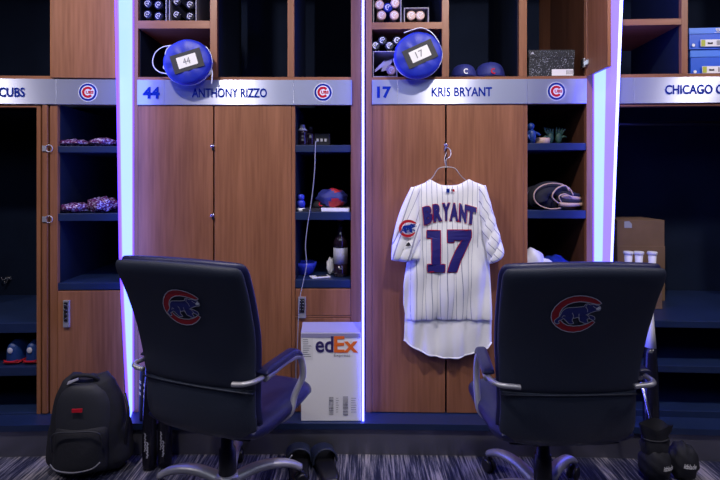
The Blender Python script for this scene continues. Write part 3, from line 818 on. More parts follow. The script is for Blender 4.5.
def knob_bat(L, px, py, d, label, kind, group, r=.0245):
    """bat lying in the cubby, knob towards the room"""
    p = place(L, px, py, d)
    if kind not in _bat:
        body, face = kind
        R = empty('baseball_bat', (0, 0, 0))
        m = MB().mt(body).lathe([(.02, 0), (.0245, .003), (.0245, .012), (.0135, .024), (.0125, .2), (.017, .30), (.024, .36), (.022, .372)], 18, Matrix.Rotation(-PI/2, 4, 'X'))
        m.build('bat_body', R, smooth=True)
        f = MB().mt(face); f.stroke([(.0135*math.cos(k*PI/8), .0135*math.sin(k*PI/8)) for k in range(1, 13)], .004, lambda x, y: (x, -.0008, y), closed=False)
        f.text('17' if face != 'silver_thread' else '44', -.008, .008, -.006, .006, lambda x, y: (x, -.0008, y), bold=.02)
        f.build('knob_sticker', R); _bat[kind] = R; o = R
    else: o = copy_tree(_bat[kind])
    o.location = p; o.rotation_euler = (0, 0, L.a); tag(o, label, 'bat', group)
    return o
L = L44
zc = L.z(170, 20.5); g = 'grey cartons of bats in the top cubby of locker 44'
open_carton(L, 139.5, 166.5, -22, 20, zc+.001, 'grey open carton of dark bats, left one in the top cubby of locker 44', g)
open_carton(L, 169, 196.5, -22, 20, zc+.001, 'grey open carton of dark bats, right one in the top cubby of locker 44', g)
DK = ('black_gloss', 'silver_thread'); DK2 = ('black_gloss', 'white_decal'); LT = ('tan_wood', 'white_decal'); BL = ('logo_blue', 'white_decal')
for (x, y, t) in ((147.3, 14.3, 'dark bat with pale sticker at the lower left of the left carton, locker 44'), (158.3, 4.8, 'dark bat with pale sticker, upper right in the left carton, locker 44'),
                  (158.5, 16, 'dark bat low on the right inside the left carton, locker 44'), (147.5, 3.5, 'dark bat high on the left inside the left carton, locker 44'),
                  (176.5, 14.5, 'dark bat with pale sticker at the lower left of the right carton, locker 44'), (190, 4.4, 'dark bat with pale sticker, upper right in the right carton, locker 44'),
                  (190, 16.2, 'dark bat low on the right inside the right carton, locker 44'), (176.8, 1.2, 'dark bat cut by the picture top inside the right carton, locker 44')):
    knob_bat(L, x, y, .045, t, DK, 'dark bats in the cartons of locker 44')
L = L17; zc = L.z(407, 21.5)
open_carton(L, 373, 401.5, -22, 20.5, zc+.001, 'tall grey open carton of pale bats in the top cubby of locker 17', 'grey cartons in locker 17')
open_carton(L, 404, 429, 7.5, 20.7, zc+.001, 'small low carton with two pale bats, right in the top cubby of locker 17', 'grey cartons in locker 17')
for (x, y, t, k) in ((379.5, 4.5, 'pale bat knob upper left in the tall carton of locker 17', LT), (388, 7.3, 'blue bat knob in the middle of the tall carton of locker 17', BL), (395, 3, 'pale bat knob upper right in the tall carton of locker 17', LT),
                     (381.5, 15, 'pale bat knob lower left in the tall carton of locker 17', LT), (394.3, 15, 'pale bat knob lower right in the tall carton of locker 17', LT),
                     (411.3, 15.2, 'pale bat knob on the left in the small carton of locker 17', LT), (420.3, 15.2, 'pale bat knob on the right in the small carton of locker 17', LT)):
    knob_bat(L, x, y, .042, t, k, 'bats stored in locker 17')
zc2 = L.z(407, 76.5)
open_carton(L, 372.8, 397.5, 51, 76, zc2+.001, 'grey open carton with violet flaps beside the blue bag, lower cubby of locker 17', 'grey cartons in locker 17', d0=.015, flaps=True)
knob_bat(L, 391.2, 70.0, .03, 'pale bat knob inside the carton with violet flaps, locker 17', LT, 'bats stored in locker 17')
ztc = L.z(385, 51, .015)
for i, (x, t) in enumerate(((375.5, 'dark bat furthest left on top of the carton with violet flaps'), (382.5, 'dark bat second from left on top of the carton with violet flaps'), (389.5, 'dark bat third from left on top of the carton with violet flaps'), (397.2, 'dark bat nearest the blue bag on top of the carton with violet flaps'))):
    yy = (45.4, 40.2, 45.4, 40.2)[i]
    b = knob_bat(L, x, yy, .02, t, DK2, 'dark bats on the carton in locker 17')

# round blue bags hanging over the name plates
def round_bag(L, cx, cy, rx, tilt, txt, label, cords, sz=1.0):
    d = -.105; p = place(L, cx, cy, d)
    R = empty('round_bag', tuple(p), L.a, label=label, cat='bag', group='round blue tagged bags')
    r = rx/FPX*(p.y)
    Mt = Matrix.Rotation(math.radians(tilt), 4, 'Y')
    m = MB().mt('blue_cloth'); n = 40
    prof = [(0, 0.002), (.5, .0), (.86, .003), (.97, .012), (1.0, .028), (.99, .05), (.93, .078), (.6, .088), (0.01, .09)]
    rings = []
    for (q, y) in prof:
        rings.append([m.vert(Mt @ Vector((q*r*1.03*math.cos(2*PI*k/n)*(1+.012*math.sin(3*k)), y+.002*math.sin(k*1.3)*(q > .3), q*r*.97*math.sin(2*PI*k/n)))) for k in range(n)])
    for a, b in zip(rings, rings[1:]):
        for k in range(n): m.face((a[k], a[(k+1) % n], b[(k+1) % n], b[k]))
    body = m.build('bag_body', R, smooth=True)
    pp = MB().mt('white_decal').tube([Mt @ Vector((r*1.035*math.cos(2*PI*k/n), .034, r*.975*math.sin(2*PI*k/n))) for k in range(n//2-2, n+4)], .0022, 6); pp.build('piping', R, smooth=True)
    c = MB().mt('dark_grey'); w_, h_ = r*.66, r*.40
    Ml = Matrix.Translation((r*.06, 0, 0)) @ Mt
    c.poly([(-w_, -h_), (w_, -h_), (w_, h_), (-w_, h_)], lambda x, y: Ml @ Vector((x, -.002, y)))
    tg = c.build('tag_holder', R)
    c = MB().mt('paper'); w2, h2 = w_*.64, h_*.6
    c.poly([(-w2, -h2), (w2, -h2), (w2, h2), (-w2, h2)], lambda x, y: Ml @ Vector((x, -.003, y)))
    c.mt('ink_grey').text(txt, -w2*.42, w2*.32, -h2*.55, h2*.6, lambda x, y: Ml @ Vector((x, -.004, y)))
    c.build('card', tg)
    co = MB().mt('white_decal')
    for (pts, dd) in cords:
        W_ = [place(L, x, y, dd) for x, y in pts]
        inv = (Matrix.Translation(p) @ Matrix.Rotation(L.a, 4, 'Z')).inverted()
        co.tube([inv @ q for q in smooth_line(W_, 5)], .0028, 6)
    co.build('cord', R, smooth=True)
round_bag(L44, 185.8, 61, 23.6, -17, '44', 'round blue bag tagged 44 with white cord at left, over the plate of locker 44',
          [([(171.5, 45.5), (163, 47), (156, 52), (152.8, 60), (154, 67), (159.5, 72), (168, 74)], -.03), ([(170.5, 45), (166, 51), (165, 60), (163.5, 68), (166, 68.5)], -.04), ([(211, 66.5), (212.3, 74), (211.5, 84)], -.07), ([(211, 67), (209.8, 75)], -.07)])
round_bag(L17, 418.5, 54.0, 24, -24, '17', 'round blue bag tagged 17 with white handle on top, over the plate of locker 17',
          [([(404, 33), (412, 30), (422, 28), (432, 33), (439, 43), (440.5, 52)], -.03)])

# caps, shoe boxes
def cap(L, px, py_base, d, ztop, label, mark='white_decal', s=1.0, rz=0):
    p = shelfpt(L, px, d, ztop)
    R = empty('baseball_hat', tuple(p), L.a+rz, label=label, cat='cap', group='navy caps in locker 17')
    m = MB().mt('bear_blue')
    def f(q): return 1
    N = 24; rings = []
    for j in range(0, 9):
        th = PI/2*j/8; r = .075*s*math.cos(th)**.6 if j < 8 else .002; z = .012+.080*s*math.sin(th)
        rings.append([m.vert((r*math.cos(2*PI*k/N), r*1.12*math.sin(2*PI*k/N), z)) for k in range(N)])
    for a, b in zip(rings, rings[1:]):
        for k in range(N): m.face((a[k], a[(k+1) % N], b[(k+1) % N], b[k]))
    m.face(rings[0][::-1]); m.face(rings[-1])
    m.build('crown', R, smooth=True)
    m = MB().mt('bear_blue')
    def PBm(u, v):
        a = PI*(1.08+.84*u); r0 = .070*s; r1 = r0+.035*s*math.sin(PI*u)**.6
        r = r0+(r1-r0)*v
        return Vector((r*math.cos(a), 1.1*r*math.sin(a), .012-.004*v-.006*(2*u-1)**2))
    m.surf(PBm, lambda u, v: .002, 16, 6); m.build('brim', R, smooth=True)
    m = MB().mt(mark)
    pts = [(.011*math.cos(math.radians(a)), .013*math.sin(math.radians(a))) for a in range(45, 316, 15)]
    m.stroke(pts, .0055, lambda x, y: (x, -.0865*s+.25*max(0, y+.013), .036+y), closed=False); m.build('emblem', R)
L = L17; zo = L.z(484, 76.5)+.001
cap(L, 463.5, 75, .115, zo, 'navy cap with white C at the left in the upper opening of locker 17', 'white_decal', .92)
cap(L, 489.5, 75, .13, zo, 'navy cap with red C, right of the white-C cap in locker 17', 'red', 1.08)
def shoe_box(L, x0, x1, ytop, zb, d0, d1, mt_, lidm, label, group, extra):
    u0, u1 = L.u(x0, d0), L.u(x1, d0); H = L.z((x0+x1)/2, ytop, d0)-zb; w_ = (u1-u0)/2
    R = empty('shoe_box', tuple(L.w((u0+u1)/2, d0, zb)), L.a, label=label, cat='box', group=group)
    MB().mt(mt_).box(-w_+.003, w_-.003, .003, d1-d0-.003, 0, H-.004).build('box_body', R, bevel=.001)
    MB().mt(lidm).box(-w_, w_, 0, d1-d0, H*.72, H).build('lid', R, bevel=.001)
    extra(R, w_, H); return R
def sb1(R, w_, H):
    m = MB().mt('paper'); q = lambda x, y: (x, -.0012, y)
    m.poly([(-.0, .012), (w_*.92, .012), (w_*.92, .046), (0, .046)], q); m.mt('ink_grey')
    for k in range(6): m.poly([(.075+.006*k, .018), (.078+.006*k, .018), (.078+.006*k, .04), (.075+.006*k, .04)], lambda x, y: (x, -.002, y))
    m.text('UA', .008, .022, .022, .034, lambda x, y: (x, -.002, y)) if False else None
    m.build('label', R)
    m = MB().mt('silver_thread').poly([(-w_+.01, H-.022), (-w_+.03, H-.022), (-w_+.022, H-.010)], q); m.build('mark', R)
shoe_box(L, 528.5, 575, 49.8, zo, .05, .36, 'speckled_black', 'speckled_black', 'black speckled shoe box with pale label in the right opening of locker 17', None, sb1)
def blue_extra(R, w_, H):
    q = lambda x, y: (x, -.0045, y); q2 = lambda x, y: (x, -.006, y)
    m = MB().mt('paper').poly([(-w_+.055, .012), (-w_+.17, .012), (-w_+.17, .012+.036), (-w_+.055, .012+.036)], q)
    m.mt('yellow_green').poly([(-w_+.058, .014), (-w_+.078, .014), (-w_+.078, .046), (-w_+.058, .046)], q2)
    m.mt('ink').poly([(-w_+.09, .024), (-w_+.115, .024), (-w_+.115, .034), (-w_+.104, .031), (-w_+.09, .034)], q2)
    m.mt('ink_grey')
    for k in range(4): m.poly([(-w_+.135+.007*k, .018), (-w_+.139+.007*k, .018), (-w_+.139+.007*k, .042), (-w_+.135+.007*k, .042)], q2)
    m.build('label', R)
    m = MB().mt('white_decal').poly([(-w_+.02+.008*math.cos(k*PI/8), .02+.008*math.sin(k*PI/8)) for k in range(16)], q)
    m.build('round_sticker', R)
def blue_top(R, w_, H):
    blue_extra(R, w_, H)
    m = MB().mt('white_decal'); cx = -w_+.145; cz = H*.72+.010
    for (dx, a) in ((0, 0), (-.011, .6), (.011, -.6)):
        pts = [(cx+dx*.4+.006*math.cos(t*PI/6)*math.cos(a)-.013*math.sin(t*PI/6)*math.sin(a), cz+.008+.006*math.cos(t*PI/6)*math.sin(a)+.011*math.sin(t*PI/6)*math.cos(a)) for t in range(12)]
        m.poly(pts, lambda x, y: (x, -.0015, y))
    m.box(cx-.018, cx+.018, -.0015, -.0005, cz-.006, cz-.004)
    m.build('leaf_logo', R)
L = LRR; zo = L.z(668, 73.8)+.001
b = shoe_box(L, 690.5, 752, 49.5, zo, .06, .37, 'box_blue', 'box_blue_light', 'lower blue shoe box with yellow-green label in the right locker', 'blue shoe boxes stacked in the right locker', blue_extra)
zt = L.z(721, 49.5, .06)+.001
shoe_box(L, 689, 750, 27.5, zt, .05, .36, 'box_blue', 'box_blue_light', 'upper blue shoe box with white leaf logo on its lid, right locker', 'blue shoe boxes stacked in the right locker', blue_top)
m = MB().mt('white_decal').box(0, .1, -.003, -.001, .0, .006)

# --- column of locker 44
L = L44; s1z, s2z, s3z = L.z(360, 145), L.z(360, 212), L.z(360, 280)
def lathe_obj(name, label, cat, L, px, d, ztop, prof, mts, group=None, n=20):
    """mts: list of (material, i0, i1) rings"""
    R = empty(name, tuple(shelfpt(L, px, d, ztop+.0005)), L.a, label=label, cat=cat, group=group)
    for (pn, mt_, i0, i1) in mts:
        MB().mt(mt_).lathe(prof[i0:i1+1], n).build(pn, R, smooth=True)
    return R
lathe_obj('drink_bottle', 'dark bottle on the top shelf of locker 44, beside the cable', 'bottle', L, 302.5, .12, s1z, [(.028, 0), (.03, .01), (.03, .045), (.024, .055), (.028, .07), (.028, .085), (.016, .10), (.016, .118)], [('bottle_body', 'wine_glass', 0, 5), ('label_band', 'label_paper', 5, 6), ('cap', 'grey_metal', 6, 7)])
lathe_obj('drink_bottle', 'slim dark bottle right of the first one on the top shelf of locker 44', 'bottle', L, 310.5, .16, s1z, [(.022, 0), (.024, .008), (.024, .07), (.012, .095), (.012, .115)], [('bottle_body', 'wine_glass', 0, 3), ('cap', 'black_plastic', 3, 4)])
R = empty('charger', tuple(shelfpt(L, 322, .16, s1z+.001)), L.a, label='black power adapter block on the top shelf of locker 44 feeding the white cable', cat='charger')
MB().mt('black_plastic').box(-.045, .045, 0, .08, 0, .075).build('adapter_body', R, bevel=.006)
m = MB().mt('grey_metal')
for k in range(3): m.box(-.03+.022*k, -.018+.022*k, -.003, 0, .03, .045)
m.build('sockets', R)
cb = MB().mt('label_paper')
cpts = [place(L, 319, 141, .12), place(L, 317, 141.5, .03), place(L, 315.5, 144, -.006), place(L, 314.6, 170, -.008), place(L, 312, 197, -.008), place(L, 308, 222, -.008), place(L, 305.5, 245, -.008), place(L, 306.5, 265, -.008), place(L, 303, 283, -.010), place(L, 299.5, 300, -.022), place(L, 298.4, 318, -.02), place(L, 297.5, 345, -.012), place(L, 296, 365, -.012), place(L, 296.3, 385, -.012), place(L, 297.5, 408, -.012)]
cb.tube(smooth_line(cpts, 6), .0021, 6)
tag(cb.build('charging_cable', smooth=True), 'long white cable hanging down the shelves of locker 44', 'cable')
lathe_obj('spray_bottle', 'small blue bottle at the left on the middle shelf of locker 44', 'bottle', L, 301, .05, s2z, [(.02, 0), (.022, .005), (.022, .018), (.022, .05), (.013, .06), (.018, .066), (.018, .085), (.01, .09)], [('lower_band', 'white', 0, 2), ('bottle_body', 'blue_plastic', 2, 4), ('cap', 'blue_plastic', 4, 7)])
m = MB().mt('paper').box(-.075, .075, 0, .2, 0, .016); m.mt('ink').box(-.076, .076, .198, .202, 0, .017)
o = m.build('book', bevel=.001); o.location = shelfpt(L, 335, .02, s2z+.001); tag(o, 'thin white book lying at the right on the middle shelf of locker 44', 'book')
m = MB().mt('ink').box(-.05, .05, 0, .2, 0, .014); o = m.build('notebook', bevel=.001); o.location = shelfpt(L, 312, .02, s2z+.001)
tag(o, 'thin black notebook left of the white book in locker 44', 'book')
# folded cap and cloth bundle
def blob(name, label, cat, L, px, d, zb, r, mts, seed=0, amp=.18, group=None, fr=5, rz=0):
    rnd = random.Random(seed); ph = [rnd.uniform(0, 6) for _ in range(8)]
    def f(p): return 1+amp*(math.sin(fr*p.x+ph[0])*math.sin(fr*p.y+ph[1])+.6*math.sin(2*fr*p.z+ph[2])*math.sin(1.7*fr*p.x+ph[3])+.3*math.sin(3*fr*p.y+ph[4]))*.6
    m = MB()
    m.mt(mts[0]).ellipsoid((0, 0, r[2]), r, 28, 18, f)
    lo = min(v[2] for v in m.v)
    m.v = [(a, b, max(0, c)) for a, b, c in m.v]
    if len(mts) > 1:
        m.ml.append(mts[1])
        for i, fc in enumerate(m.f):
            c = [sum(m.v[k][q] for k in fc)/len(fc) for q in range(3)]
            if math.sin(c[0]*50+ph[5])+math.sin(c[2]*70+ph[6]) > .5: m.m[i] = 1
    o = m.build(name, smooth=True); o.location = shelfpt(L, px, d, zb+.0005); o.rotation_euler = (0, 0, L.a+rz)
    return tag(o, label, cat, group)
blob('folded_shirt', 'crumpled navy and red shirt on the books, middle shelf of locker 44', 'shirt', L, 332, .12, s2z+.018, (.085, .06, .05), ['bear_blue', 'dark_red'], 3)
o_ = empty('baseball_hat', tuple(shelfpt(L, 321, .085, s2z+.016)), L.a, label='dark cap with red C peeping out beside the shirt in locker 44', cat='cap')
m = MB().mt('black_cloth').ellipsoid((0, .05, .0), (.05, .05, .05), 20, 12); m.v = [(a, b, max(0, c)) for a, b, c in m.v]; m.build('crown', o_, smooth=True)
m = MB().mt('red').stroke([(.010*math.cos(math.radians(a)), .010*math.sin(math.radians(a))) for a in range(45, 316, 15)], .005, lambda x, y: (x, -.003+.35*(y+.01), .022+y), closed=False); m.build('emblem', o_)
lathe_obj('bowl', 'dark blue plastic bowl on the lower shelf of locker 44', 'bowl', L, 305, .16, s3z, [(.03, 0), (.045, .004), (.062, .05), (.064, .068), (.058, .066), (.04, .01), (.002, .008)], [('bowl_body', 'blue_plastic', 0, 6)])
R = lathe_obj('wine_bottle', 'dark wine bottle with pale label standing on the lower shelf of locker 44', 'bottle', L, 340.5, .10, s3z, [(.034, 0), (.0385, .006), (.0385, .07), (.039, .07), (.039, .155), (.0385, .155), (.0385, .185), (.028, .215), (.016, .232), (.0145, .30), (.017, .302), (.017, .315)],
          [('bottle_body', 'wine_glass', 0, 2), ('label', 'label_paper', 2, 5), ('shoulder', 'wine_glass', 5, 9), ('foil', 'foil_red', 9, 11)], n=28)
m = MB().mt('white').box(-.05, .05, -.03, .03, 0, .005); m.mt('ink').box(-.02, .04, -.015, .02, .005, .007)
o = m.build('playing_cards', bevel=.001); o.location = shelfpt(L, 320, .07, s3z+.001); o.rotation_euler = (0, 0, .35); o.name = 'leaflet'
tag(o, 'small white leaflet with a dark patch lying beside the wine bottle', 'paper')
blob('crumpled_tissue', 'white crumpled tissue between leaflet and wine bottle in locker 44', 'tissue', L, 330.5, .15, s3z, (.022, .02, .045), ['white'], 9, .3)

# --- column of locker 17
L = L17; s1z, s2z, s3z = L.z(557, 143), L.z(557, 210.5), L.z(557, 279)
R = empty('toy_figure', tuple(shelfpt(L, 531.5, .07, s1z+.001)), L.a, label='small blue figure at the left on the top shelf of locker 17', cat='figurine')
m = MB().mt('shoe_blue'); m.tube([(0, 0, 0), (.004, 0, .03), (0, 0, .06), (-.004, 0, .075)], [.016, .02, .024, .012], 12); m.ellipsoid((-.003, 0, .092), (.018, .018, .02), 14, 10)
m.tube([(0, 0, .06), (.028, -.004, .055), (.042, -.01, .045)], [.009, .008, .006], 8); m.tube([(0, 0, .06), (-.02, -.01, .04), (-.016, -.02, .02)], [.009, .008, .006], 8); m.build('figure_body', R, smooth=True)
lathe_obj('tape_roll', 'dim tan roll beside the blue figure on the top shelf of locker 17', 'roll', L, 541.5, .12, s1z, [(.03, 0), (.042, .004), (.044, .034), (.030, .036), (.012, .036), (.012, .001)], [('roll_body', 'leather_tan', 0, 5)])
R = empty('batting_gloves', tuple(shelfpt(L, 554.5, .13, s1z+.001)), L.a, label='dim green and black gloves propped on the top shelf of locker 17', cat='gloves')
for s in (-1, 1):
    m = MB().mt('green_leaf'); m.ellipsoid((s*.022, 0, .035), (.018, .012, .03), 14, 10)
    for k in range(4): m.tube([(s*.022+(-.012+.008*k), 0, .05), (s*.03+(-.02+.013*k), 0, .075), (s*.034+(-.024+.016*k), -.003, .095-.003*k)], [.006, .0055, .004], 8)
    m.tube([(s*.03, 0, .035), (s*.05, -.004, .045), (s*.062, -.004, .04)], [.007, .006, .004], 8); m.build('glove', R, smooth=True)
# baseball gloves
def mitt(name_l, px, d, zb, bodym, trim, rz, sc_=1.0, fingers=True):
    R = empty('baseball_glove', tuple(shelfpt(L, px, d, zb+.001)), L.a+rz, label=name_l, cat='glove', group='baseball gloves in locker 17')
    m = MB().mt(bodym)
    def P(u, v):
        a = PI*(-.15+1.3*u); r = sc_*(.085*v+.02)
        return Vector((-.02*sc_+r*math.cos(a)*1.0, -.03*sc_*(1-v)+.05*sc_*(v-.5)**2, .07*sc_+r*math.sin(a)*.72-.018*sc_))
    m.surf(P, lambda u, v: .012*sc_*(max(0, 1-abs(2*v-1)**4))**.5, 24, 10); m.ellipsoid((-.02*sc_, .012, .045*sc_), (.07*sc_, .02*sc_, .044*sc_), 18, 12)
    m.build('palm', R, smooth=True)
    if fingers:
        for k in range(4):
            f = MB().mt(bodym if k % 2 else trim); zz = (.018+.017*k)*sc_
            f.tube(smooth_line([(.01*sc_, -.02, zz+.01), (.05*sc_, -.03, zz+.006), (.095*sc_, -.025, zz*.8+.012), (.125*sc_-.01*k*sc_, -.01, zz*.75+.014)], 4), [.012*sc_*(1-.3*i/12) for i in range(13)], 10); f.build('finger', R, smooth=True)
    t = MB().mt(trim)
    t.tube(smooth_line([(-.02*sc_+.088*sc_*math.cos(a), -.034*sc_, .062*sc_+.058*sc_*math.sin(a)) for a in [PI*(.02+.16*k) for k in range(11)]], 3), .0032*sc_, 6)
    t.tube(smooth_line([(.0*sc_, -.04*sc_, .03*sc_), (-.03*sc_, -.045*sc_, .06*sc_), (-.01*sc_, -.045*sc_, .095*sc_), (.03*sc_, -.04*sc_, .11*sc_), (.05*sc_, -.035*sc_, .085*sc_)], 4), .0035*sc_, 6)
    t.tube(smooth_line([(.012*sc_, -.042*sc_, .035*sc_), (.0*sc_, -.046*sc_, .06*sc_), (.025*sc_, -.045*sc_, .072*sc_), (.06*sc_, -.04*sc_, .058*sc_)], 4), .003*sc_, 6)
    t.build('lacing', R, smooth=True); return R
mitt('tan-laced black baseball glove pointing right on the middle shelf of locker 17', 555, .07, s2z, 'black_cloth', 'leather_tan', 0, 1.16)
mitt('violet-edged dark glove behind the tan-laced one in locker 17', 541, .17, s2z, 'black_cloth', 'tape_violet', .2, .98, False)
bb = MB().mt('cream').ellipsoid((0, 0, .036), (.026, .014, .018), 16, 12); o = bb.build('baseball', smooth=True)
bpy.data.objects.remove(o)
R = empty('batting_glove', tuple(shelfpt(L, 536, .05, s3z+.001)), L.a, label='white crumpled glove at the left on the lower shelf of locker 17', cat='glove')
m = MB().mt('white'); R.scale = (1.6, 1.5, 1.7); m.ellipsoid((-.008, 0, .052), (.038, .026, .036), 16, 12, lambda p: 1+.12*math.sin(5*p.x+3*p.z))
m.build('palm', R, smooth=True)
for k in range(4): MB().mt('white').tube([(.0, -.008*k, .05-.006*k), (.035, -.010, .036-.007*k+.01), (.060-.006*k, -.012, .026-.005*k+.006)], [.012, .011, .008], 10).build('finger', R, smooth=True)
blob('blue_cap_bundle', 'crumpled bright blue cloth right of the white glove, lower shelf of locker 17', 'cloth', L, 554, .10, s3z, (.072, .07, .052), ['blue_cloth', 'logo_blue'], 12, .2).name = 'folded_cloth'

# --- left locker
L = LLL; s1z, s2z, s3z = L.z(90, 146), L.z(90, 213.5), L.z(90, 283)
g = 'clear bags of pink sweets in the left locker'
blob('plastic_bag', 'flat clear bag of pink packets, left on the top shelf of the left locker', 'bag', L, 75, .09, s1z, (.078, .07, .020), ['pink_wrap'], 21, .25, g, 7)
blob('plastic_bag', 'flat clear bag of pink packets, right on the top shelf of the left locker', 'bag', L, 104, .09, s1z, (.065, .07, .024), ['pink_wrap'], 22, .25, g, 7)
blob('plastic_bag', 'low mound of pink packets, left on the second shelf of the left locker', 'bag', L, 76, .08, s2z, (.075, .07, .026), ['pink_wrap'], 23, .25, g, 7)
blob('plastic_bag', 'taller mound of pink packets, right on the second shelf of the left locker', 'bag', L, 103, .085, s2z, (.075, .07, .040), ['pink_wrap'], 24, .3, g, 7)
R = empty('coat_hook', tuple(L.w(L.u(8.5, DEP-.105), DEP-.105, L.z(8.5, 278, DEP-.105))), L.a, label='small chrome hook on the rear wall of the left locker wardrobe', cat='hook')
m = MB().mt('chrome'); m.box(-.02, .02, -.004, .003, -.012, .012); m.build('hook_plate', R, bevel=.001)
m = MB().mt('chrome'); m.tube(smooth_line([(-.012, -.004, 0), (-.014, -.03, -.006), (-.022, -.034, .012)], 4), .004, 8); m.tube(smooth_line([(.012, -.004, 0), (.014, -.03, -.006), (.022, -.034, .012)], 4), .004, 8)
m.tube(smooth_line([(0, -.004, -.01), (0, -.03, -.03), (0, -.034, -.014)], 4), .004, 8); m.build('prongs', R, smooth=True)
def shoe(px, label, s=1):
    zb = L.z(20, 367)+.001
    R = empty('sneaker', tuple(shelfpt(L, px, .03, zb)), L.a, label=label, cat='shoe', group='blue sneakers in the left locker')
    m = MB().mt('dark_red')
    def PS(u, v): return Vector(((2*u-1)*(.040+.012*math.sin(PI*min(1, v*1.1))), .27*v, .010+.006*(v > .7)*(v-.7)*4))
    m.surf(PS, lambda u, v: .010*(max(0, 1-abs(2*u-1)**6))**.5*(max(0, 1-abs(2*v-1)**8))**.5, 12, 18); m.build('sole', R, smooth=True)
    m = MB().mt('shoe_blue'); rings = []
    for j in range(14):
        t = j/13; y = .004+.255*t; w_ = cat_tab([(0, .022), (.1, .038), (.4, .040), (.75, .047), (.93, .038), (1, .012)], t); h = cat_tab([(0, .085), (.12, .105), (.35, .098), (.6, .068), (.85, .048), (1, .03)], t)
        rings.append([m.vert((w_*math.cos(PI*k/12)*1.0, y+.01*math.sin(PI*k/12)*(t < .1)*-1, .014+h*math.sin(PI*k/12)**.75)) for k in range(13)])
    for a, b in zip(rings, rings[1:]):
        for k in range(12): m.face((a[k], b[k], b[k+1], a[k+1]))
    m.face(rings[0]); m.face(rings[-1][::-1]); m.build('upper', R, smooth=True)
    m = MB().mt('silver_thread'); m.ellipsoid((.0, -.004, .075), (.014, .004, .016), 12, 8); m.build('heel_tab', R, smooth=True)
    m = MB().mt('red').tube([(-.036, .004, .022), (-.018, -.012, .020), (.018, -.012, .020), (.036, .004, .022)], .0035, 6); m.build('heel_stripe', R, smooth=True)
shoe(10.5, 'left blue sneaker with red sole, heel out, in the left locker'); shoe(30, 'right blue sneaker with red sole next to the wooden door edge, left locker')

# --- right locker: cartons and cups
L = LRR; zb = L.z(690, 321)+.001
d0 = .42
u0, u1 = L.u(617, d0), L.u(664.5, d0); u0 = max(u0, us+.008)
ztop = L.z(640, 220, d0)
R = empty('cardboard_box', tuple(L.w((u0+u1)/2, d0, zb)), L.a, label='large brown cardboard box in the right locker, behind the white cups', cat='box')
w_ = (u1-u0)/2
MB().mt('cardboard').box(-w_, w_, 0, .27, 0, ztop-zb).build('box_body', R, bevel=.002)
zz = L.z(640, 246, d0)-zb
MB().mt('cardboard').box(-w_, w_, -.006, 0, 0, zz).build('front_flap', R, bevel=.001)
m = MB().mt('label_paper'); lz = L.z(628, 224.5, d0)-zb; lu = L.u(628, d0)-(u0+u1)/2
m.poly([(lu-.022, lz-.02), (lu+.022, lz-.02), (lu+.022, lz+.004), (lu+.006, lz+.02), (lu-.022, lz+.018)], lambda x, y: (x, -.0015, y)); m.build('sticker', R)
ccz = L.z(640, 267, .28)
R = empty('cardboard_box', tuple(L.w((L.u(621, .24)+L.u(661, .24))/2+.005, .22, zb)), L.a, label='low brown carton under the white cups in the right locker, hidden by the chair', cat='box')
MB().mt('cardboard').box(-.10, .10, 0, .16, 0, ccz-zb).build('box_body', R, bevel=.002)
MB().mt('tape_violet').box(-.102, .102, .06, .09, ccz-zb-.02, ccz-zb+.0008).build('tape', R)
_cup = None
for (x, t) in ((628.3, 'white paper cup furthest left in front of the cardboard box'), (638.8, 'middle white paper cup in front of the cardboard box'), (652.2, 'white paper cup standing apart at the right in front of the cardboard box')):
    if _cup is None:
        _cup = empty('paper_cup', (0, 0, 0)); MB().mt('white').lathe([(.018, 0), (.017, .002), (.022, .072)], 24).build('cup_body', _cup, smooth=True)
        MB().mt('white').lathe([(.024, .070), (.026, .072), (.027, .084), (.024, .088), (.003, .088)], 24).build('lid', _cup, smooth=True); o = _cup
    else: o = copy_tree(_cup)
    o.location = shelfpt(L, x, .28, ccz+.001); tag(o, t, 'cup', 'paper cups in the right locker')

# ---------------------------------------------------------------- things on the platform and floor
def wp(px, py, Y): return Vector(((px-360)/FPX*Y, Y, CAMZ-(py-HY)/FPX*Y))
def gp(px, py, z=0): Y = (CAMZ-z)*FPX/(py-HY); return wp(px, py, Y)
# white carton
d0 = -.092; L = L44
uL, uR = L.u(301, d0), L.u(361, d0); H = L.z(330, 333, d0)-PZ; w_ = (uR-uL)/2; HB = L.z(330, 322, -.012)-PZ
R = empty('shipping_box', tuple(L.w((uL+uR)/2, d0, PZ+.001)), 0, label='white shipping carton lettered edEx standing on the platform below locker 44', cat='box')
m = MB().mt('paper').box(-w_, w_, 0, .082, 0, H); m.build('box_body', R, bevel=.002)
m = MB().mt('tape_violet').hexa([(-w_, 0, H+.001), (w_, 0, H+.001), (w_, .004, H+.001), (-w_, .004, H+.001), (-w_, .072, HB), (w_, .072, HB), (w_, .078, HB), (-w_, .078, HB)]); fl_ = m.build('top_flap', R)
def bu(px): return L.u(px, d0)-(uL+uR)/2
def bz(py): return L.z(330, py, d0)-PZ
q = lambda x, y: (x, -.0025, y)
m = MB().mt('fedex_blue').text('ed', bu(315.5), bu(333.5), bz(352.6), bz(336.2), q, bold=.022); m.mt('orange').text('Ex', bu(334), bu(358), bz(352.6), bz(336.2), q, bold=.022)
m.mt('ink_grey').text('Express', bu(334), bu(350), bz(357.6), bz(353.8), q); m.build('lettering', R)
m = MB().mt('tape_violet').box(-w_+.002, w_-.002, -.0022, -.0005, H-.024, H-.002); m.mt('fedex_blue').text('FedEx', bu(341), bu(357), bz(334.9), bz(332.4) if False else bz(332.2)-.006, lambda x, y: (x, -.003, y), bold=.03) if False else None
m.build('tape', R)
m = MB().mt('white').poly([(bu(302), bz(360)), (bu(313), bz(360)), (bu(313), bz(337)), (bu(302), bz(337))], lambda x, y: (x, -.0015, y)); m.mt('ink_grey')
